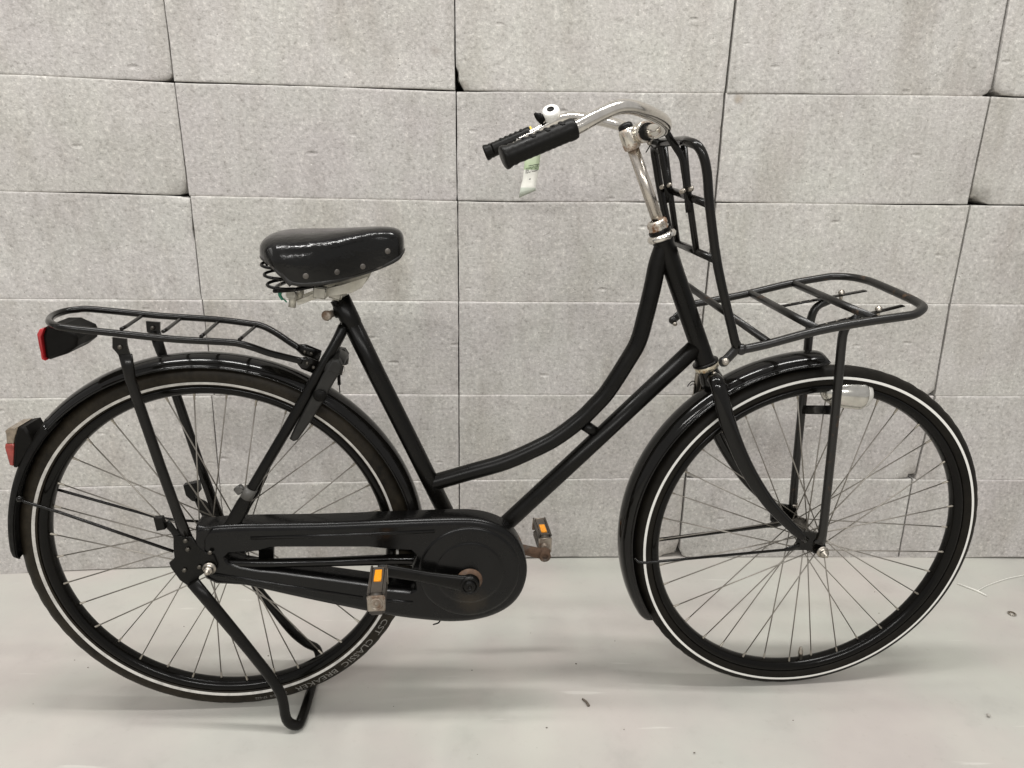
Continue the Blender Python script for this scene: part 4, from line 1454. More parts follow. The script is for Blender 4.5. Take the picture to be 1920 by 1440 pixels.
mb.tube([BB + V(0, 0.080, 0), BB.lerp(V(fe.x, 0, fe.z), 0.5) + V(0, 0.086, 0), fe + V(-0.012, 0, 0.003), fe + V(0.010, 0, -0.002)],
        [(0.0075, 0.016), (0.0065, 0.0105), (0.0080, 0.0120), (0.0080, 0.0130)], 14, n=3, up=(0, 1, 0))
mb.lathe(fe + V(0, 0.006, 0), V(0, -1, 0), [(0.0125, -0.004), (0.0125, 0.016), (0.010, 0.018), (0.006, 0.018), (0.006, 0.012), (0, 0.012)], 16)
mb.build('crank_arm', M['rustarm'], bike)


def pedal(c, inner, outer, reflector_z, name_far=False, tilt=0.0):
    """block pedal on edge: rubber treads, steel end plates, amber reflectors; inner/outer lateral range"""
    s = 1 if outer > inner else -1
    ln = abs(outer - inner)
    mid = (inner + outer) / 2
    Rm = Matrix.Rotation(tilt, 3, 'Z')
    mb = MB()
    for dz in (-1, 1):
        mb.box(c + V(0, mid, dz * 0.0135), 0.026, ln * 0.96, 0.0165, Rm, 0.004)
    mb.box(c + V(0, mid, 0), 0.017, ln * 0.9, 0.02, Rm, 0.003)
    for dx in (-1, 1):
        mb.box(c + Rm @ V(dx * 0.0125, 0, 0.021) + V(0, mid, 0), 0.0040, ln * 1.0, 0.005, Rm, 0.0015)
    p = mb.build('pedal', M['rustpedal'] if False else M['pedalrub'], bike)
    mb = MB()
    mb.box(c + V(0, mid, 0) + Rm @ V(0, s * (ln / 2 + 0.0015), 0.0055), 0.0290, 0.004, 0.0290, Rm, 0.0015)
    o = c + V(0, mid, 0) + Rm @ V(0, s * (ln / 2 + 0.0035), 0.0055)
    mb.lathe(o, V(0, s, 0), [(0.0105, 0.0002), (0.0100, 0.0016), (0.0088, 0.0016), (0.0080, -0.0015), (0.0035, -0.0020), (0.0030, 0.0006), (0, 0.0010)], 20)
    mb.build('end_plate', M['rustpedal'], p)
    mb = MB()
    mb.box(c + V(0, mid, 0) + Rm @ V(0, -s * (ln / 2 + 0.0015), 0.0), 0.0280, 0.004, 0.036, Rm, 0.0015)
    mb.cyl(c + V(0, inner - s * 0.014, 0), c + V(0, mid, 0), 0.0065, seg=12)
    mb.build('end_plate', M['rustpedal'], p)
    for zz in (1, -1):
        mb = MB()
        mb.box(c + V(0, mid, 0) + Rm @ V(0, -s * 0.010, zz * 0.0225), 0.0125, ln * 0.40, 0.0030, Rm, 0.0008)
        mb.build('reflector', M['amber'], p)
    return p


M['pedalrub'] = simple('dusty_pedal_rubber', (0.040, 0.034, 0.028), 0.55, vary=0.3, dust=0.5, dust_col=(0.12, 0.095, 0.07))
pedal(V(0.3005, 0, 0.3485), -0.110, -0.195, 1, tilt=radians(2))
pedal(V(0.6180, 0, 0.2700), 0.112, 0.192, 1, True, tilt=radians(3))

# ---- ring lock round the rear wheel
mb = MB()
lk_out = [(0.2288,-0.034,0.7243), (0.2393,-0.034,0.7232), (0.2449,-0.034,0.7129), (0.2415,-0.034,0.7008), (0.2358,-0.034,0.6933), (0.2239,-0.034,0.6744), (0.2098,-0.034,0.6496), (0.1877,-0.034,0.6159), (0.1757,-0.034,0.5994), (0.1616,-0.034,0.5798), (0.1541,-0.034,0.5769),
          (0.1473,-0.034,0.582), (0.1569,-0.034,0.6016), (0.1705,-0.034,0.6259), (0.1959,-0.034,0.669), (0.2111,-0.034,0.6973)]
mb.prism(lk_out, -0.044, -0.026, 0.004)
fo = [(p[0], p[2]) for p in lk_out]
mb.prism(fo, 0.044, 0.026, 0.004)
top_c = V((0.2273,0,0.7025))
mb.tube([V(top_c.x, -0.036, top_c.z - 0.004), V(top_c.x + 0.004, -0.028, top_c.z + 0.010), V(top_c.x + 0.005, 0.0, top_c.z + 0.014), V(top_c.x + 0.004, 0.028, top_c.z + 0.010), V(top_c.x, 0.036, top_c.z - 0.004)],
        [(0.010, 0.016), (0.010, 0.015), (0.010, 0.015), (0.010, 0.015), (0.010, 0.016)], 12, n=3)
lock = mb.build('ring_lock', M['lockgrey'], bike)
mb = MB()
kc = V((0.2056,-0.046,0.6614))
mb.sphere(kc, 0.012, 14, 8, (1.0, 0.55, 0.9))
mb.build('lock_knob', M['matte'], lock)
mb = MB()
mb.tube([V((0.2374,-0.03,0.7015)), V((0.2358,-0.028,0.6877)), V((0.2352,-0.026,0.6746))], [0.0028, 0.0028], 8)
mb.tube([V((0.2352,-0.026,0.6746)), V((0.235,-0.022,0.6589))], 0.0010, 6)
ringp = [V((0.2427,-0.034,0.7045)[0] + 0.005 * cos(a), -0.034 + 0.002 * sin(a), (0.2427,-0.034,0.7045)[2] + 0.007 * sin(a)) for a in [2 * pi * i / 16 for i in range(16)]]
mb.mat(1).tube(ringp, 0.0006, 6, closed=True)
mb.build('lock_cable', [M['matte'], M['steel']], lock)


# ---- saddle
def saddle():
    #      x      w      top    shoulder  skirt
    S = [(0.1285, 0.0300, 0.9060, 0.9020, 0.8915),
         (0.1310, 0.0450, 0.9165, 0.9090, 0.8905),
         (0.1360, 0.0600, 0.9240, 0.9112, 0.8895),
         (0.1460, 0.0765, 0.9290, 0.9110, 0.8870),
         (0.1575, 0.0890, 0.9310, 0.9095, 0.8815),
         (0.1680, 0.0965, 0.9320, 0.9080, 0.8720),
         (0.1780, 0.0995, 0.9325, 0.9070, 0.8640),
         (0.1880, 0.1000, 0.9328, 0.9065, 0.8570),
         (0.2080, 0.0960, 0.9330, 0.9075, 0.8545),
         (0.2320, 0.0850, 0.9338, 0.9105, 0.8550),
         (0.2550, 0.0680, 0.9350, 0.9150, 0.8580),
         (0.2750, 0.0520, 0.9362, 0.9190, 0.8620),
         (0.2950, 0.0410, 0.9375, 0.9225, 0.8670),
         (0.3150, 0.0345, 0.9383, 0.9245, 0.8730),
         (0.3300, 0.0310, 0.9378, 0.9240, 0.8790),
         (0.3400, 0.0275, 0.9360, 0.9225, 0.8840),
         (0.3465, 0.0205, 0.9315, 0.9185, 0.8890),
         (0.3495, 0.0110, 0.9240, 0.9140, 0.8960)]
    S = [(x - 0.0015 * (i > 12), w, T - 0.003, Sh - 0.003, Bm + 0.0042) for i, (x, w, T, Sh, Bm) in enumerate(S)]
    mb = MB()
    rows = []
    for (x, w, T, Sh, Bm) in S:
        half = [(w * 0.985, Bm), (w * 1.005, Bm + (Sh - Bm) * 0.33), (w * 1.01, Bm + (Sh - Bm) * 0.66), (w * 0.995, Bm + (Sh - Bm) * 0.9), (w * 0.955, Sh + (T - Sh) * 0.22),
                (w * 0.86, Sh + (T - Sh) * 0.55), (w * 0.68, Sh + (T - Sh) * 0.80), (w * 0.40, Sh + (T - Sh) * 0.95)]
        row = [V(x, -a, z) for a, z in half] + [V(x, 0, T)] + [V(x, a, z) for a, z in reversed(half)]
        rows.append(row)
    m = len(rows[0])
    for r in rows:
        mb.v.extend(r)
    n = len(rows)
    for i in range(n - 1):
        for k in range(m - 1):
            mb.face((i * m + k, i * m + k + 1, (i + 1) * m + k + 1, (i + 1) * m + k))
    mb.face(tuple((n - 1) * m + k for k in range(m)))
    o = mb.build('saddle', M['leather'], bike)
    md = o.modifiers.new('sub', 'SUBSURF')
    md.levels = md.render_levels = 2
    md2 = o.modifiers.new('thick', 'SOLIDIFY')
    md2.thickness = 0.0035
    md2.offset = -1
    # rolled edge with stitching line
    edge_near = [V(x, -w * 0.985, Bm) for (x, w, T, Sh, Bm) in S]
    edge_far = [V(x, w * 0.985, Bm) for (x, w, T, Sh, Bm) in S]
    loop = edge_near + list(reversed(edge_far))
    mb = MB()
    mb.tube(loop, [0.0040, 0.0040], 8, n=3, closed=False)
    mb.build('saddle_edge', M['edge'], o)
    # worn seam down each rear corner
    for sgn in (-1, 1):
        mb = MB()
        mb.tube([V(0.1545, sgn * 0.0880, 0.9110), V(0.1600, sgn * 0.0915, 0.9020), V(0.1690, sgn * 0.0965, 0.8850), V(0.1790, sgn * 0.0995, 0.8670), V(0.1860, sgn * 0.1000, 0.8580)],
                [(0.0030, 0.0040), (0.0030, 0.0045)], 8, n=4, up=(0, 1, 0))
        mb.build('saddle_seam', M['edge'], o)
    # rivets along the skirts, seated on the finished surface
    bpy.context.view_layer.update()
    oe = o.evaluated_get(bpy.context.evaluated_depsgraph_get())
    for px in ((0.2078,-0.1,0.8714), (0.2513,-0.085,0.8742), (0.288,-0.05,0.8794), (0.3271,-0.034,0.9023)):
        for s in (-1, 1):
            hit, loc, nrm_, _i = oe.ray_cast(V(px[0], s * 0.3, px[2]), V(0, -s, 0))
            if not hit:
                continue
            if nrm_.y * s < 0:
                nrm_ = -nrm_
            mb = MB()
            mb.lathe(loc, nrm_, [(0.0048, -0.001), (0.0046, 0.0008), (0.0035, 0.0013), (0, 0.0015)], 14)
            mb.build('saddle_rivet', M['rivet'], o)
    # springs at the back
    for s in (-1, 1):
        mb = MB()
        pts = []
        for i in range(66):
            t = i / 65
            a = 2 * pi * 3.2 * t + 1.0
            pts.append(V(0.152 + 0.010 * t + 0.0195 * cos(a), s * 0.062 + 0.0195 * sin(a), 0.890 - 0.050 * t))
        mb.tube(pts, 0.0025, 6)
        mb.build('saddle_spring', M['satin'], o)
    # wires and underplate
    mb = MB()
    for s in (-1, 1):
        mb.tube([V(0.150, s * 0.062, 0.842), V(0.175, s * 0.050, 0.842), V(0.21, s * 0.034, 0.8465), V(0.27, s * 0.022, 0.862), V(0.325, s * 0.014, 0.888)], [0.0032, 0.0032], 8, n=4)
    mb.tube([V(0.150, -0.062, 0.842), V(0.140, 0, 0.840), V(0.150, 0.062, 0.842)], [0.0032, 0.0032], 8, n=6)
    mb.tube([V(0.140, -0.055, 0.886), V(0.130, 0, 0.884), V(0.140, 0.055, 0.886)], [(0.003, 0.006), (0.003, 0.006)], 8, n=6)
    mb.build('saddle_wire', M['satin'], o)
    mb = MB()
    pl_ = [(0.2093,-0.03,0.8373), (0.2494,-0.03,0.847), (0.2932,-0.03,0.8611), (0.2893,-0.03,0.8523), (0.2819,-0.03,0.8418), (0.2659,-0.03,0.8338), (0.2293,-0.03,0.8276), (0.2084,-0.03,0.8241), (0.1767,-0.03,0.8126), (0.1756,-0.03,0.8214), (0.1924,-0.03,0.8276)]
    for s in (-1, 1):
        mb.prism(pl_, s * 0.030, s * 0.027, 0.0008)
    mb.box(V((0.2159,-0.034,0.8354)), 0.021, 0.020, 0.019, Matrix.Rotation(radians(8), 3, 'Y'), 0.002)
    bt = V((0.1698,-0.03,0.8232))
    mb.cyl(bt + V(0.002, 0, 0.012), bt + V(-0.002, 0, -0.013), 0.0065, seg=6)
    mb.cyl(bt + V(0.002, 0.058, 0.012), bt + V(-0.002, 0.058, -0.013), 0.0065, seg=6)
    mb.cyl(V((0.1693,-0.04,0.832)), V((0.1506,0.04,0.8178)), 0.0075, seg=12)
    mb.build('saddle_clamp', M['galv'], o)
    mb = MB()
    top = V((0.237,0,0.834))
    mb.cyl(st + sd * 0.01, top, 0.0128, seg=18)
    mb.box(V((0.2374,-0.004,0.8292)), 0.022, 0.036, 0.018, Matrix.Rotation(radians(20), 3, 'Y'), 0.003)
    mb.build('seat_post', M['galv'], o)
    mb = MB()
    g0 = V((0.153,-0.035,0.8329))
    mb.tube([g0 + V(0, 0, 0.006), g0 + V(-0.002, 0, -0.002), g0 + V(0.002, 0, -0.010)], [0.0035, 0.0022], 7, n=3)
    mb.tube([g0 + V(0.003, 0, -0.008), g0 + V(0.008, 0, -0.014)], 0.0012, 6)
    mb.mat(1).tube([g0 + V(0.004, 0, 0.030), g0 + V(-0.004, 0.002, 0.008), g0 + V(-0.020, 0.0, -0.002)], [0.0005, 0.0004], 5, n=4)
    mb.build('tie_scrap', [M['greenplast'], M['steel']], o)
    return o


saddle()

# ---- handlebar, stem, grips, bell
qb, qt = V((0.7828,0,0.9429)), V((0.7272,0,1.069))
mb = MB()
mb.cyl(qb - (qt - qb).normalized() * 0.02, qt, 0.0099, seg=20)
stem = mb.build('stem', M['quill'], bike)
mb = MB()
sdir = (qt - qb).normalized()
tc_ = V((0.7183,0,1.0959))
mb.lathe(qt, sdir, [(0.0100, -0.004), (0.0136, -0.002), (0.0145, 0.004), (0.0145, 0.026), (0.0130, 0.031), (0.0, 0.0325)], 22)
cl = V((0.7442,0,1.0923))
mb.tube([qt + sdir * 0.018, cl], [(0.0125, 0.0135), (0.013, 0.0145)], 16)
mb.cyl(cl + V(0, -0.021, 0), cl + V(0, 0.021, 0), 0.0168, seg=22)
mb.build('stem_clamp', M['ruststem'], stem)
mb = MB()
mb.cyl(cl + V(0, -0.0255, 0), cl + V(0, -0.0205, 0), 0.0138, seg=22)
mb.build('stem_collar', M['satin'], stem)
mb = MB()
mb.cyl(cl + V(0, 0.0205, 0), cl + V(0, 0.0255, 0), 0.0150, seg=22)
mb.build('stem_collar', M['satin'], stem)
mb = MB()
mb.lathe(qt + sdir * 0.033, sdir, [(0.0125, -0.002), (0.0118, 0.004), (0.008, 0.007), (0, 0.008)], 16)
mb.build('stem_bolt_cap', M['satin'], stem)

near_bar = [cl + V(0, 0, 0), cl + V(0.004, -0.035, 0), V((0.7489,-0.062,1.0905)), V((0.751,-0.094,1.0936)), V((0.7416,-0.124,1.1008)), V((0.7198,-0.152,1.1073)), V((0.6944,-0.18,1.1118)), V((0.6715,-0.2,1.1142)),
            V((0.6489,-0.214,1.1117)), V((0.6186,-0.227,1.0982)), V((0.592,-0.234,1.0843)), V((0.5443,-0.242,1.064)), V((0.4999,-0.25,1.0462))]
fz = 0.012
far_bar = [cl + V(0, 0, 0), cl + V(0.002, 0.035, 0.001)]
for p in near_bar[2:]:
    k = (abs(p.y) - 0.04) / 0.21
    far_bar.append(V(p.x - 0.006 * max(0, k), -p.y - 0.004 * max(0, k), p.z + 0.013 * max(0, min(1, k * 1.2))))
mb = MB()
mb.tube(list(reversed(near_bar[:-1])) + far_bar[1:-1], [0.0095] * 9 + [0.0112] * 4 + [0.0095] * 9, 18, n=5)
bar = mb.build('handlebar', M['chrome'], bike)


def grip(p_in, p_out, near_side):
    d = (p_out - p_in)
    L0 = d.length
    d.normalize()
    mb = MB()
    prof = [(0.0112, -0.0005), (0.0148, 0.0), (0.0158, 0.003), (0.0158, 0.010), (0.0150, 0.013)]
    t = 0.013
    while t < L0 - 0.022:
        prof += [(0.0149, t + 0.001), (0.0153, t + 0.004), (0.0149, t + 0.007)]
        t += 0.0085
    prof += [(0.0146, L0 - 0.018), (0.0160, L0 - 0.013), (0.0150, L0 - 0.010), (0.0172, L0 - 0.004), (0.0172, L0 - 0.0005), (0.0150, L0 + 0.001), (0.0, L0 + 0.001)]
    mb.lathe(p_in, d, [(r * 0.89, h) for r, h in prof], 26)
    # raised diamond pads on top of the grip
    u = V(0, 0, 1) - d * d.z
    u.normalize()
    w = d.cross(u)
    k = 0
    t = 0.016
    while t < L0 - 0.03:
        for a in (-34, 0, 34):
            aa = radians(a + (20 if k % 2 else 0))
            c = p_in + d * t + (u * cos(aa) + w * sin(aa)) * 0.0121
            mb.sphere(c, 0.0036, 7, 5, (1.25, 0.9, 0.8))
        t += 0.0105
        k += 1
    return mb.build('grip', M['grip'], bar)


grip(V((0.592,-0.234,1.0843)), V((0.4986,-0.25,1.0459)), True)
grip(V((0.5846,0.236,1.0978)), V((0.4965,0.246,1.0603)), False)
mb = MB()
gi = V((0.5846,0.236,1.0978))
gd = (V((0.4965,0.246,1.0603)) - gi).normalized()
mb.lathe(gi - gd * 0.0045, gd, [(0.0096, 0), (0.0128, 0.0005), (0.0128, 0.0035), (0.0096, 0.004)], 18)
mb.build('grip_band', M['yellow'], bar)

# bell on the far side of the bar
bl = V((0.623,0.226,1.1249))
bax = V(-0.24, -0.66, 0.70).normalized()
mb = MB()
mb.lathe(bl, bax, [(0.004, -0.004), (0.0160, -0.003), (0.0172, 0.000), (0.0172, 0.015), (0.0160, 0.0195), (0.0130, 0.0215), (0.0070, 0.0220)], 30)
mb.mat(1)
mb.lathe(bl, bax, [(0.0070, 0.0222), (0.0062, 0.0205), (0.0, 0.0200)], 20)
bell = mb.build('bell', [M['bell'], M['satin']], bike)
mb = MB()
mb.tube([V((0.6106,0.218,1.127)), V((0.602,0.214,1.1247)), V((0.5936,0.212,1.1263)), V((0.5882,0.21,1.1327))], [(0.005, 0.006), (0.005, 0.007), (0.004, 0.006), (0.003, 0.003)], 8, n=2)
mb.tube([V((0.5955,0.212,1.133)), V((0.5957,0.212,1.1235)), V((0.6045,0.216,1.1173))], [(0.003, 0.005), (0.004, 0.006)], 8)
mb.build('bell_lever', M['matte'], bell)
mb = MB()
bc = V((0.6248,0.229,1.1136))
bd_ = (V((0.6384,0.226,1.1233)) - V((0.5825,0.236,1.0987))).normalized()
mb.lathe(bc - bd_ * 0.006, bd_, [(0.0096, 0), (0.0118, 0.001), (0.0118, 0.011), (0.0096, 0.012)], 18)
mb.build('bell_clamp', M['matte'], bell)

# ---- front rack
rf = 0.0072
mb = MB()
Yn = -0.13
upn = [V((0.8673,-0.13,0.7396)), V((0.8729,-0.13,0.745)), V((0.886,-0.13,0.7627)), V((0.873,-0.13,0.7995)), V((0.8413,-0.13,0.8925)), V((0.8196,-0.13,0.9805)), V((0.8104,-0.13,1.0304)), V((0.802,-0.128,1.0567)), V((0.7937,-0.12,1.0702)), V((0.7875,-0.098,1.0752))]
upf = [V(0.862, 0.13, 0.752), V(0.868, 0.13, 0.758), V(0.886, 0.13, 0.778), V(0.873, 0.13, 0.835), V(0.846, 0.13, 0.905), V(0.818, 0.13, 0.995), V(0.806, 0.13, 1.042), V(0.801, 0.129, 1.060), V(0.797, 0.121, 1.073), V(0.794, 0.10, 1.078)]
mb.tube(upn[2:] + [V(0.792, -0.06, 1.078), V(0.792, 0.06, 1.079)] + list(reversed(upf[2:])), [rf, rf], 14, n=3)
fr_ = mb.build('front_rack', M['rackpaint'], bike)
mb = MB()
mb.tube(upn[:3] + [upn[2] + (upn[3] - upn[2]) * 0.3], [(0.0055, 0.0075), (0.0062, 0.0078), (0.0066, 0.0078), (0.0066, 0.0072)], 12, n=3, up=(0, 1, 0))
mb.sphere(upn[0], 0.0085, 12, 8)
mb.mat(1)
mb.lathe(upn[0] + V(0, -0.008, 0.002), V(-0.3, -1, 0.2), [(0.006, -0.004), (0.006, 0.001), (0.002, 0.002), (0, 0.0015)], 10)
mb.build('rack_hook', [M['wornblack'], M['steel']], fr_)
mb = MB()
mb.tube(upf[:3] + [upf[2] + (upf[3] - upf[2]) * 0.3], [(0.0055, 0.0075), (0.0062, 0.0078), (0.0066, 0.0078), (0.0066, 0.0072)], 12, n=3, up=(0, 1, 0))
mb.sphere(upf[0], 0.0085, 12, 8)
mb.mat(1)
mb.lathe(upf[0] + V(0.002, -0.008, -0.006), V(0, -1, 0), [(0.004, -0.004), (0.004, 0.003), (0, 0.004)], 8)
mb.build('rack_hook', [M['wornblack'], M['steel']], fr_)
# platform hoop
pf = [V((0.8944,-0.13,0.7591)), V((0.9377,-0.13,0.7686)), V((1.0151,-0.13,0.7894)), V((1.0935,-0.13,0.8041)), V((1.1553,-0.13,0.8128)), V((1.1802,-0.127,0.8165)), V(1.204, -0.110, 0.8235), V(1.2115, -0.085, 0.8265), V(1.214, -0.05, 0.830),
      V(1.216, 0.05, 0.838), V(1.212, 0.085, 0.840), V(1.200, 0.112, 0.8405), V(1.178, 0.128, 0.839), V((1.1585,0.13,0.8365)), V((1.0895,0.13,0.8243)), V((1.0054,0.13,0.8042)), V((0.9528,0.13,0.7936)), V((0.8895,0.13,0.782))]
mb = MB()
mb.tube(pf, [rf, rf], 14, n=4)
mb.sphere(V((0.8943,-0.13,0.76)), 0.0095, 12, 8)
mb.build('rack_platform', M['wornblack'], fr_)
for (a, b, r_) in ((V((0.9372,-0.13,0.7721)), V((0.8614,0.13,0.8352)), 0.0062), (V((1.0172,-0.13,0.7929)), V((1.0117,0.13,0.8063)), 0.0068), (V((1.1105,-0.13,0.8102)), V((1.0969,0.13,0.8253)), 0.0068)):
    mb = MB()
    mb.tube([a, b], r_, 12)
    mb.build('rack_crossbar', M['wornblack'], fr_)
# bars inside the upright back
for (a, b, r_) in ((V((0.8256,0.13,1.0016)), V((0.8191,-0.13,0.9852)), 0.0062), (V((0.8384,0.13,0.9091)), V((0.8379,-0.125,0.9025)), 0.0062)):
    mb = MB()
    mb.tube([a, b], r_, 12)
    mb.build('rack_crossbar', M['rackpaint'], fr_)
for (a, m_, b) in (((0.8009,0.07,1.0754), (0.8152,0.07,1.006), (0.8383,0.07,0.9083)), ((0.798,-0.045,1.0755), (0.8131,-0.045,0.9966), (0.8352,-0.045,0.9054))):
    mb = MB()
    mb.tube([V(*a), V(*m_), V(*b)], [(0.005, 0.0055), (0.005, 0.0055)], 10)
    mb.build('rack_upright', M['rackpaint'], fr_)
mb = MB()
mb.tube([V((0.7575,-0.075,1.0931)), V((0.7743,-0.06,1.077)), V((0.7922,-0.052,1.0576)), V((0.797,-0.05,1.0497)), V((0.8052,-0.05,1.0173)), V((0.8149,-0.05,0.9692))], [(0.0022, 0.0055), (0.0022, 0.0060)], 8, up=(0, 1, 0))
mb.build('rack_strap', M['rackpaint'], fr_)
mb = MB()
mb.tube([V((0.77,0.045,1.0914)), V((0.7912,0.062,1.0724)), V((0.8082,0.064,1.0105)), V((0.8147,0.064,0.9788))], [(0.0022, 0.0055), (0.0022, 0.0060)], 8, up=(0, 1, 0))
mb.build('rack_strap', M['rackpaint'], fr_)
for p in (V((0.812,0.06,1.0089)), V((0.8154,0.11,1.0049)), V((0.813,-0.056,1.0061)), V((0.8002,-0.056,1.0026))):
    mb = MB()
    mb.lathe(p, V(0.2, -1, 0.3), [(0.0042, -0.006), (0.0042, 0.002), (0.002, 0.0045), (0, 0.005)], 10)
    mb.build('strap_bolt', M['nut'], fr_)
# long struts to the front axle
for s, key in ((-1, 'n'), (1, 'f')):
    if s < 0:
        sp_ = [V((1.1219,-0.06,0.357)), V((1.1262,-0.06,0.3775)), V((1.1213,-0.06,0.4691)), V((1.1149,-0.06,0.581)), V((1.1072,-0.06,0.6969)), V((1.1034,-0.06,0.7501)), V((1.1037,-0.06,0.7719)), V((1.1108,-0.06,0.7869)), V((1.1277,-0.06,0.8))]
    else:
        sp_ = [V(1.128, 0.060, 0.350), V((1.1264,0.06,0.3676)), V((1.1205,0.06,0.458)), V((1.1161,0.06,0.5506)), V((1.1105,0.06,0.672)), V((1.1072,0.06,0.7377)), V((1.1065,0.06,0.7708)), V((1.1147,0.06,0.7923)), V((1.138,0.06,0.8045))]
    mb = MB()
    mb.tube(sp_, [(0.0035, 0.012), (0.0070, 0.0085), (0.0078, 0.0078), (0.0078, 0.0078), (0.0078, 0.0078), (0.0078, 0.0078), (0.0078, 0.0078), (0.0070, 0.0075), (0.004, 0.008)], 12, n=3, up=(0, 1, 0))
    if s > 0:
        mb.mat(1).cyl(V(1.1275, 0.060, 0.375), V(1.1272, 0.060, 0.382), 0.0084, seg=12)
        mb.mat(0)
    mb.build('rack_strut', [M['wornblack'], M['steel']], fr_)
for (a, b) in ((V((1.0536,-0.058,0.7801)), V((1.2028,-0.058,0.8171))), (V((1.0409,0.058,0.7928)), V((1.2028,0.058,0.823)))):
    a2 = V(a.x, a.y, a.z)
    mb = MB()
    mb.tube([a2, b], [(0.0080, 0.0018), (0.0080, 0.0018)], 8, up=(0, 1, 0))
    mb.mat(1)
    for t in (0.72,):
        p = a2.lerp(b, t)
        mb.cyl(p + V(0, 0, -0.012), p + V(0, 0, 0.010), 0.0032, seg=8)
        mb.lathe(p, V(0, 0, 1), [(0.006, 0.002), (0.006, 0.007), (0.003, 0.009), (0, 0.009)], 6)
    for t in (0.12, 0.24, 0.36):
        p = a2.lerp(b, t) + V(0, 0, 0.0012)
        mb.cyl(p, p + V(0, 0, 0.0012), 0.0022, seg=8)
    mb.build('rack_bracket', [M['rackpaint'], M['nut']], fr_)
mb = MB()
mb.tube([V((1.1131,0.056,0.588)), V((1.1158,-0.056,0.6267))], [(0.0018, 0.0085), (0.0018, 0.0085)], 8, up=(1, 0, 0))
mb.build('rack_tie_plate', M['rackpaint'], fr_)

# ---- headlight between the struts
mb = MB()
hc = V((1.1598,0,0.6401))
tx_ = V(1.0, 0.0, -0.08).normalized()
mb.lathe(hc - tx_ * 0.045, tx_, [(0.0, 0.0), (0.008, 0.0015), (0.017, 0.008), (0.0235, 0.021), (0.0275, 0.038), (0.0290, 0.056), (0.0290, 0.066), (0.0297, 0.069), (0.0297, 0.075), (0.027, 0.078)], 32)
head = mb.build('headlight', M['lampcase'], bike)
mb = MB()
mb.lathe(hc - tx_ * 0.045, tx_, [(0.027, 0.0775), (0.0245, 0.087), (0.016, 0.094), (0.008, 0.097), (0, 0.098)], 28)
mb.build('headlight_glass', M['lampglass'], head)
mb = MB()
mb.tube([V((1.1368,0,0.6075)) + V(-0.004, 0, 0), V((1.1421,0,0.6139)), V((1.154,0,0.6243))], [0.0065, 0.006], 10, n=2)
mb.build('headlight_mount', M['nut'], head)

# ---- front brake arm and cable
mb = MB()
mb.tube([V((0.8873,0.03,0.6826)), V((0.89,0.036,0.6546)), V((0.8905,0.04,0.6322)), V((0.887,0.042,0.6209))], [(0.004, 0.006), (0.005, 0.008), (0.004, 0.007), (0.003, 0.005)], 8, n=2)
mb.mat(1)
mb.tube([V((0.8851,0.03,0.6846)), V((0.8849,0.034,0.6585)), V((0.8851,0.036,0.6304))], 0.0016, 6)
mb.tube([V((0.8853,0.034,0.6543)), V((0.8787,0.036,0.6548)), V((0.8737,0.038,0.6489)), V((0.8711,0.038,0.6437))], [0.0010, 0.0010], 6, n=3)
mb.tube([V((0.8848,0.034,0.648)), V((0.8802,0.036,0.6495)), V((0.8761,0.038,0.6457))], [0.0008, 0.0008], 6, n=3)
mb.build('brake_arm', [M['steel'], M['matte']], bike)

# ---- broken wire ends and tie at the stem
mb = MB()
mb.tube([V((0.7411,-0.01,1.0862)), V((0.7532,-0.02,1.0771)), V((0.7601,-0.03,1.0753))], [(0.0016, 0.0040), (0.0016, 0.0040)], 6, n=3)
mb.tube([V((0.7619,-0.02,1.0886)), V((0.7533,-0.02,1.0755)), V((0.7447,-0.02,1.0606))], [0.0013, 0.0010], 6)
mb.tube([V((0.748,-0.02,1.0762)), V((0.7621,-0.01,1.0652)), V((0.7736,0,1.0573))], [0.0010, 0.0008], 6)
mb.mat(1).sphere(V((0.7498,-0.02,1.0754)), 0.0042, 8, 6)
mb.build('cable_tie', [M['lockgrey'], M['steel']], bike)

# ---------------------------------------------------------------- paper tag hanging from the far grip
BM = Matrix.Translation((-0.5331,1.1401,0)) @ Matrix.Rotation(0.08389, 4, 'Z')


def quad_strip(rows, name, m, parent=None):
    mb = MB()
    for a, b in rows:
        mb.v += [a, a.lerp(b, 0.33), a.lerp(b, 0.67), b]
    for i in range(len(rows) - 1):
        for k in range(3):
            mb.face((i * 4 + k, i * 4 + k + 1, (i + 1) * 4 + k + 1, (i + 1) * 4 + k))
    o = mb.build(name, m, parent)
    return o


ty = 0.225
tag_rows = [(V((0.5754,0.232,1.0761)), V((0.6055,0.232,1.0785))), (V((0.5723,0.228,1.0534)), V((0.6029,0.228,1.0578))), (V((0.5713,0.225,1.0366)), V((0.6009,0.225,1.041))), (V((0.5691,0.224,1.0137)), V((0.5987,0.224,1.0211))),
            (V((0.565,0.222,0.9987)), V((0.5958,0.222,1.0051))), (V((0.5628,0.219,0.9887)), V((0.5936,0.219,0.9961))), (V((0.5617,0.222,0.9775)), V((0.595,0.222,0.992)))]
tag_rows = [(BM @ a, BM @ b) for a, b in tag_rows]
tag_o = quad_strip(tag_rows, 'paper_tag', M['paper'])
md = tag_o.modifiers.new('thick', 'SOLIDIFY')
md.thickness = 0.0004
tag(tag_o, 'narrow pale green and white paper label hanging below the handlebar grips', 'paper tag')


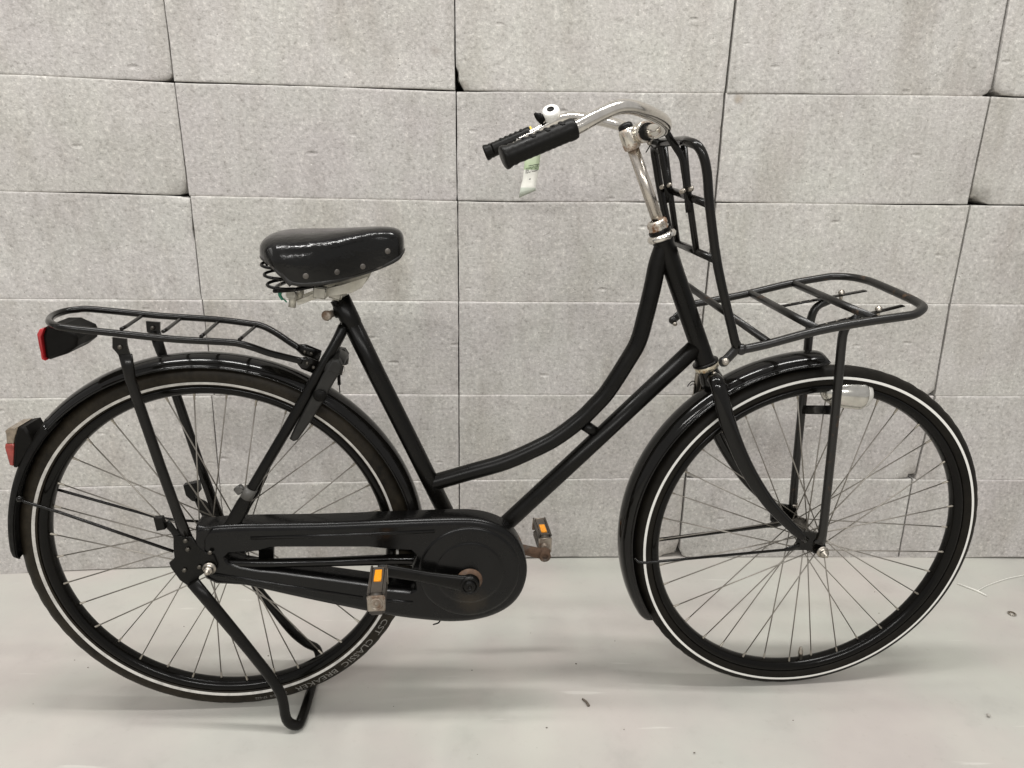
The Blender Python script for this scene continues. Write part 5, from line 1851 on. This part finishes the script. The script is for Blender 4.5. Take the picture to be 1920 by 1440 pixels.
def tag_text(body, a, b, c_up, size_y, name, skew=0.25):
    """flat lettering laid just in front of the tag between points a and b"""
    cu = bpy.data.curves.new('lettering', 'FONT')
    cu.body = body
    cu.shear = skew
    cu.resolution_u = 2
    tmp = bpy.data.objects.new('lettering', cu)
    col.objects.link(tmp)
    bpy.context.view_layer.update()
    me = bpy.data.meshes.new_from_object(tmp.evaluated_get(bpy.context.evaluated_depsgraph_get()))
    bpy.data.objects.remove(tmp)
    xs = [v.co.x for v in me.vertices]
    ys = [v.co.y for v in me.vertices]
    x0, x1, y0, y1 = min(xs), max(xs), min(ys), max(ys)
    ux = (b - a)
    for v in me.vertices:
        v.co = a + ux * ((v.co.x - x0) / (x1 - x0)) + c_up * (size_y * (v.co.y - y0) / (y1 - y0))
    me.materials.clear()
    me.materials.append(M['ink'])
    return link(name, me, tag_o)


fw = V(0, -0.0012, 0)
tag_text('RECYCLED', BM @ (V((0.5735,0.2235,1.0227)) + fw), BM @ (V((0.5985,0.2235,1.0291)) + fw), V(0, 0.0, 1), 0.0105, 'tag_lettering', 0.3)
tag_text('your bike', BM @ (V((0.5796,0.2245,1.0377)) + fw), BM @ (V((0.6009,0.2245,1.0415)) + fw), V(0, 0, 1), 0.0022, 'tag_lettering') if False else None
mb = MB()
a, b = BM @ (V((0.5796,0.2245,1.0377)) + fw), BM @ (V((0.6003,0.2245,1.0415)) + fw)
mb.tube([a, b], [(0.0002, 0.0006), (0.0002, 0.0006)], 6)
mb.tube([BM @ (V((0.581,0.2225,1.0129)) + fw), BM @ (V((0.5841,0.2225,1.0136)) + fw)], [(0.0002, 0.0009), (0.0002, 0.0009)], 6)
mb.build('tag_rule', M['ink'], tag_o)

# ---------------------------------------------------------------- small things lying on the floor
mb = MB()
p0, p1, p2, p3 = V((1.184,1.5944,0)), V((1.2152,1.5615,0)), V((1.2266,1.5407,0)), V((1.4012,1.6429,0))
for p in (p0, p1, p2, p3):
    p.z = 0.003
mb.tube([p0, p1, p2], [(0.0010, 0.0020), (0.0016, 0.0026), (0.0010, 0.0016)], 8)
mb.tube([p1, V((1.2563,1.5865,0)) + V(0, 0, 0.003), V((1.3267,1.618,0)) + V(0, 0, 0.004), p3], [(0.0008, 0.0016), (0.0008, 0.0014)], 8, n=4)
o = mb.build('cable_tie', M['white'])
tag(o, 'white nylon cable tie lying on the floor right of the front wheel', 'cable tie')
mb = MB()
c = V((0.9632,1.1299,0))
mb.sphere(c + V(0, 0, 0.0028), 0.0036, 9, 6, (1.1, 0.9, 0.8))
tag(mb.build('pebble', M['stone']), 'tiny pale pebble on the floor in the lower right corner', 'pebble')
mb = MB()
c = V((1.2411,1.4678,0))
mb.lathe(c + V(0, 0, 0.0008), V(0, 0, 1), [(0.006, 0), (0.0085, 0.001), (0.0095, 0.0025), (0.0080, 0.0035), (0.006, 0.0030)], 18)
tag(mb.build('washer', M['nut']), 'small dull metal washer on the floor at the right edge', 'washer')
mb = MB()
mb.tube([V((0.1534,1.1582,0)) + V(0, 0, 0.002), V((0.1602,1.1495,0)) + V(0, 0, 0.003), V((0.1646,1.1394,0)) + V(0, 0, 0.002)], [0.0020, 0.0030], 7, n=2)
tag(mb.build('crumb', M['crumb']), 'small dark brown crumb on the floor between the two wheels', 'crumb')
mb = MB()
mb.tube([V((0.3869,-0.05,0.2014)), V((0.3972,-0.055,0.2082)), V((0.4015,-0.06,0.2188))], [0.0012, 0.0016], 6, n=2)
mb.build('loose_wire', M['matte'], case)
# scattered grit
rng = random.Random(5)
mb = MB()
spots = [(885, 1257), (1080, 1245), (995, 1187), (983, 1172), (575, 1325), (738, 1325), (1153, 1202), (1172, 1217), (1170, 1367), (140, 1238), (165, 1252), (1025, 1365), (1480, 1350), (503, 1230), (345, 1175), (1300, 1410), (500, 1425), (62, 1320), (690, 1235)]
for (px, py) in [(-0.0767,1.2395,0), (0.1493,1.2647,0), (0.0523,1.3678,0), (-0.4005,1.1278,0), (-0.2273,1.1313,0), (0.2453,1.3437,0), (0.5652,1.1107,0), (0.2268,1.0809,0), (-0.9397,1.2523,0), (-0.8975,1.2297,0), (0.0772,1.082,0), (-0.5274,1.2753,0), (-0.757,1.3719,0), (0.3496,1.027,0), (-0.0535,1.0157,0), (-0.9447,1.1238,0), (-0.2889,1.1822,0), (0.9116,1.4639,0), (0.9459,1.5545,0)] and [p[:2] for p in [(-0.0767,1.2395,0), (0.1493,1.2647,0), (0.0523,1.3678,0), (-0.4005,1.1278,0), (-0.2273,1.1313,0), (0.2453,1.3437,0), (0.5652,1.1107,0), (0.2268,1.0809,0), (-0.9397,1.2523,0), (-0.8975,1.2297,0), (0.0772,1.082,0), (-0.5274,1.2753,0), (-0.757,1.3719,0), (0.3496,1.027,0), (-0.0535,1.0157,0), (-0.9447,1.1238,0), (-0.2889,1.1822,0), (0.9116,1.4639,0), (0.9459,1.5545,0)]]:
    r = rng.uniform(0.0007, 0.0014)
    mb.sphere(V(px, py, r * 0.6), r, 6, 4, (rng.uniform(0.8, 1.8), rng.uniform(0.7, 1.2), 0.7))
o = mb.build('floor_grit', M['crumb'])
o["kind"] = 'stuff'
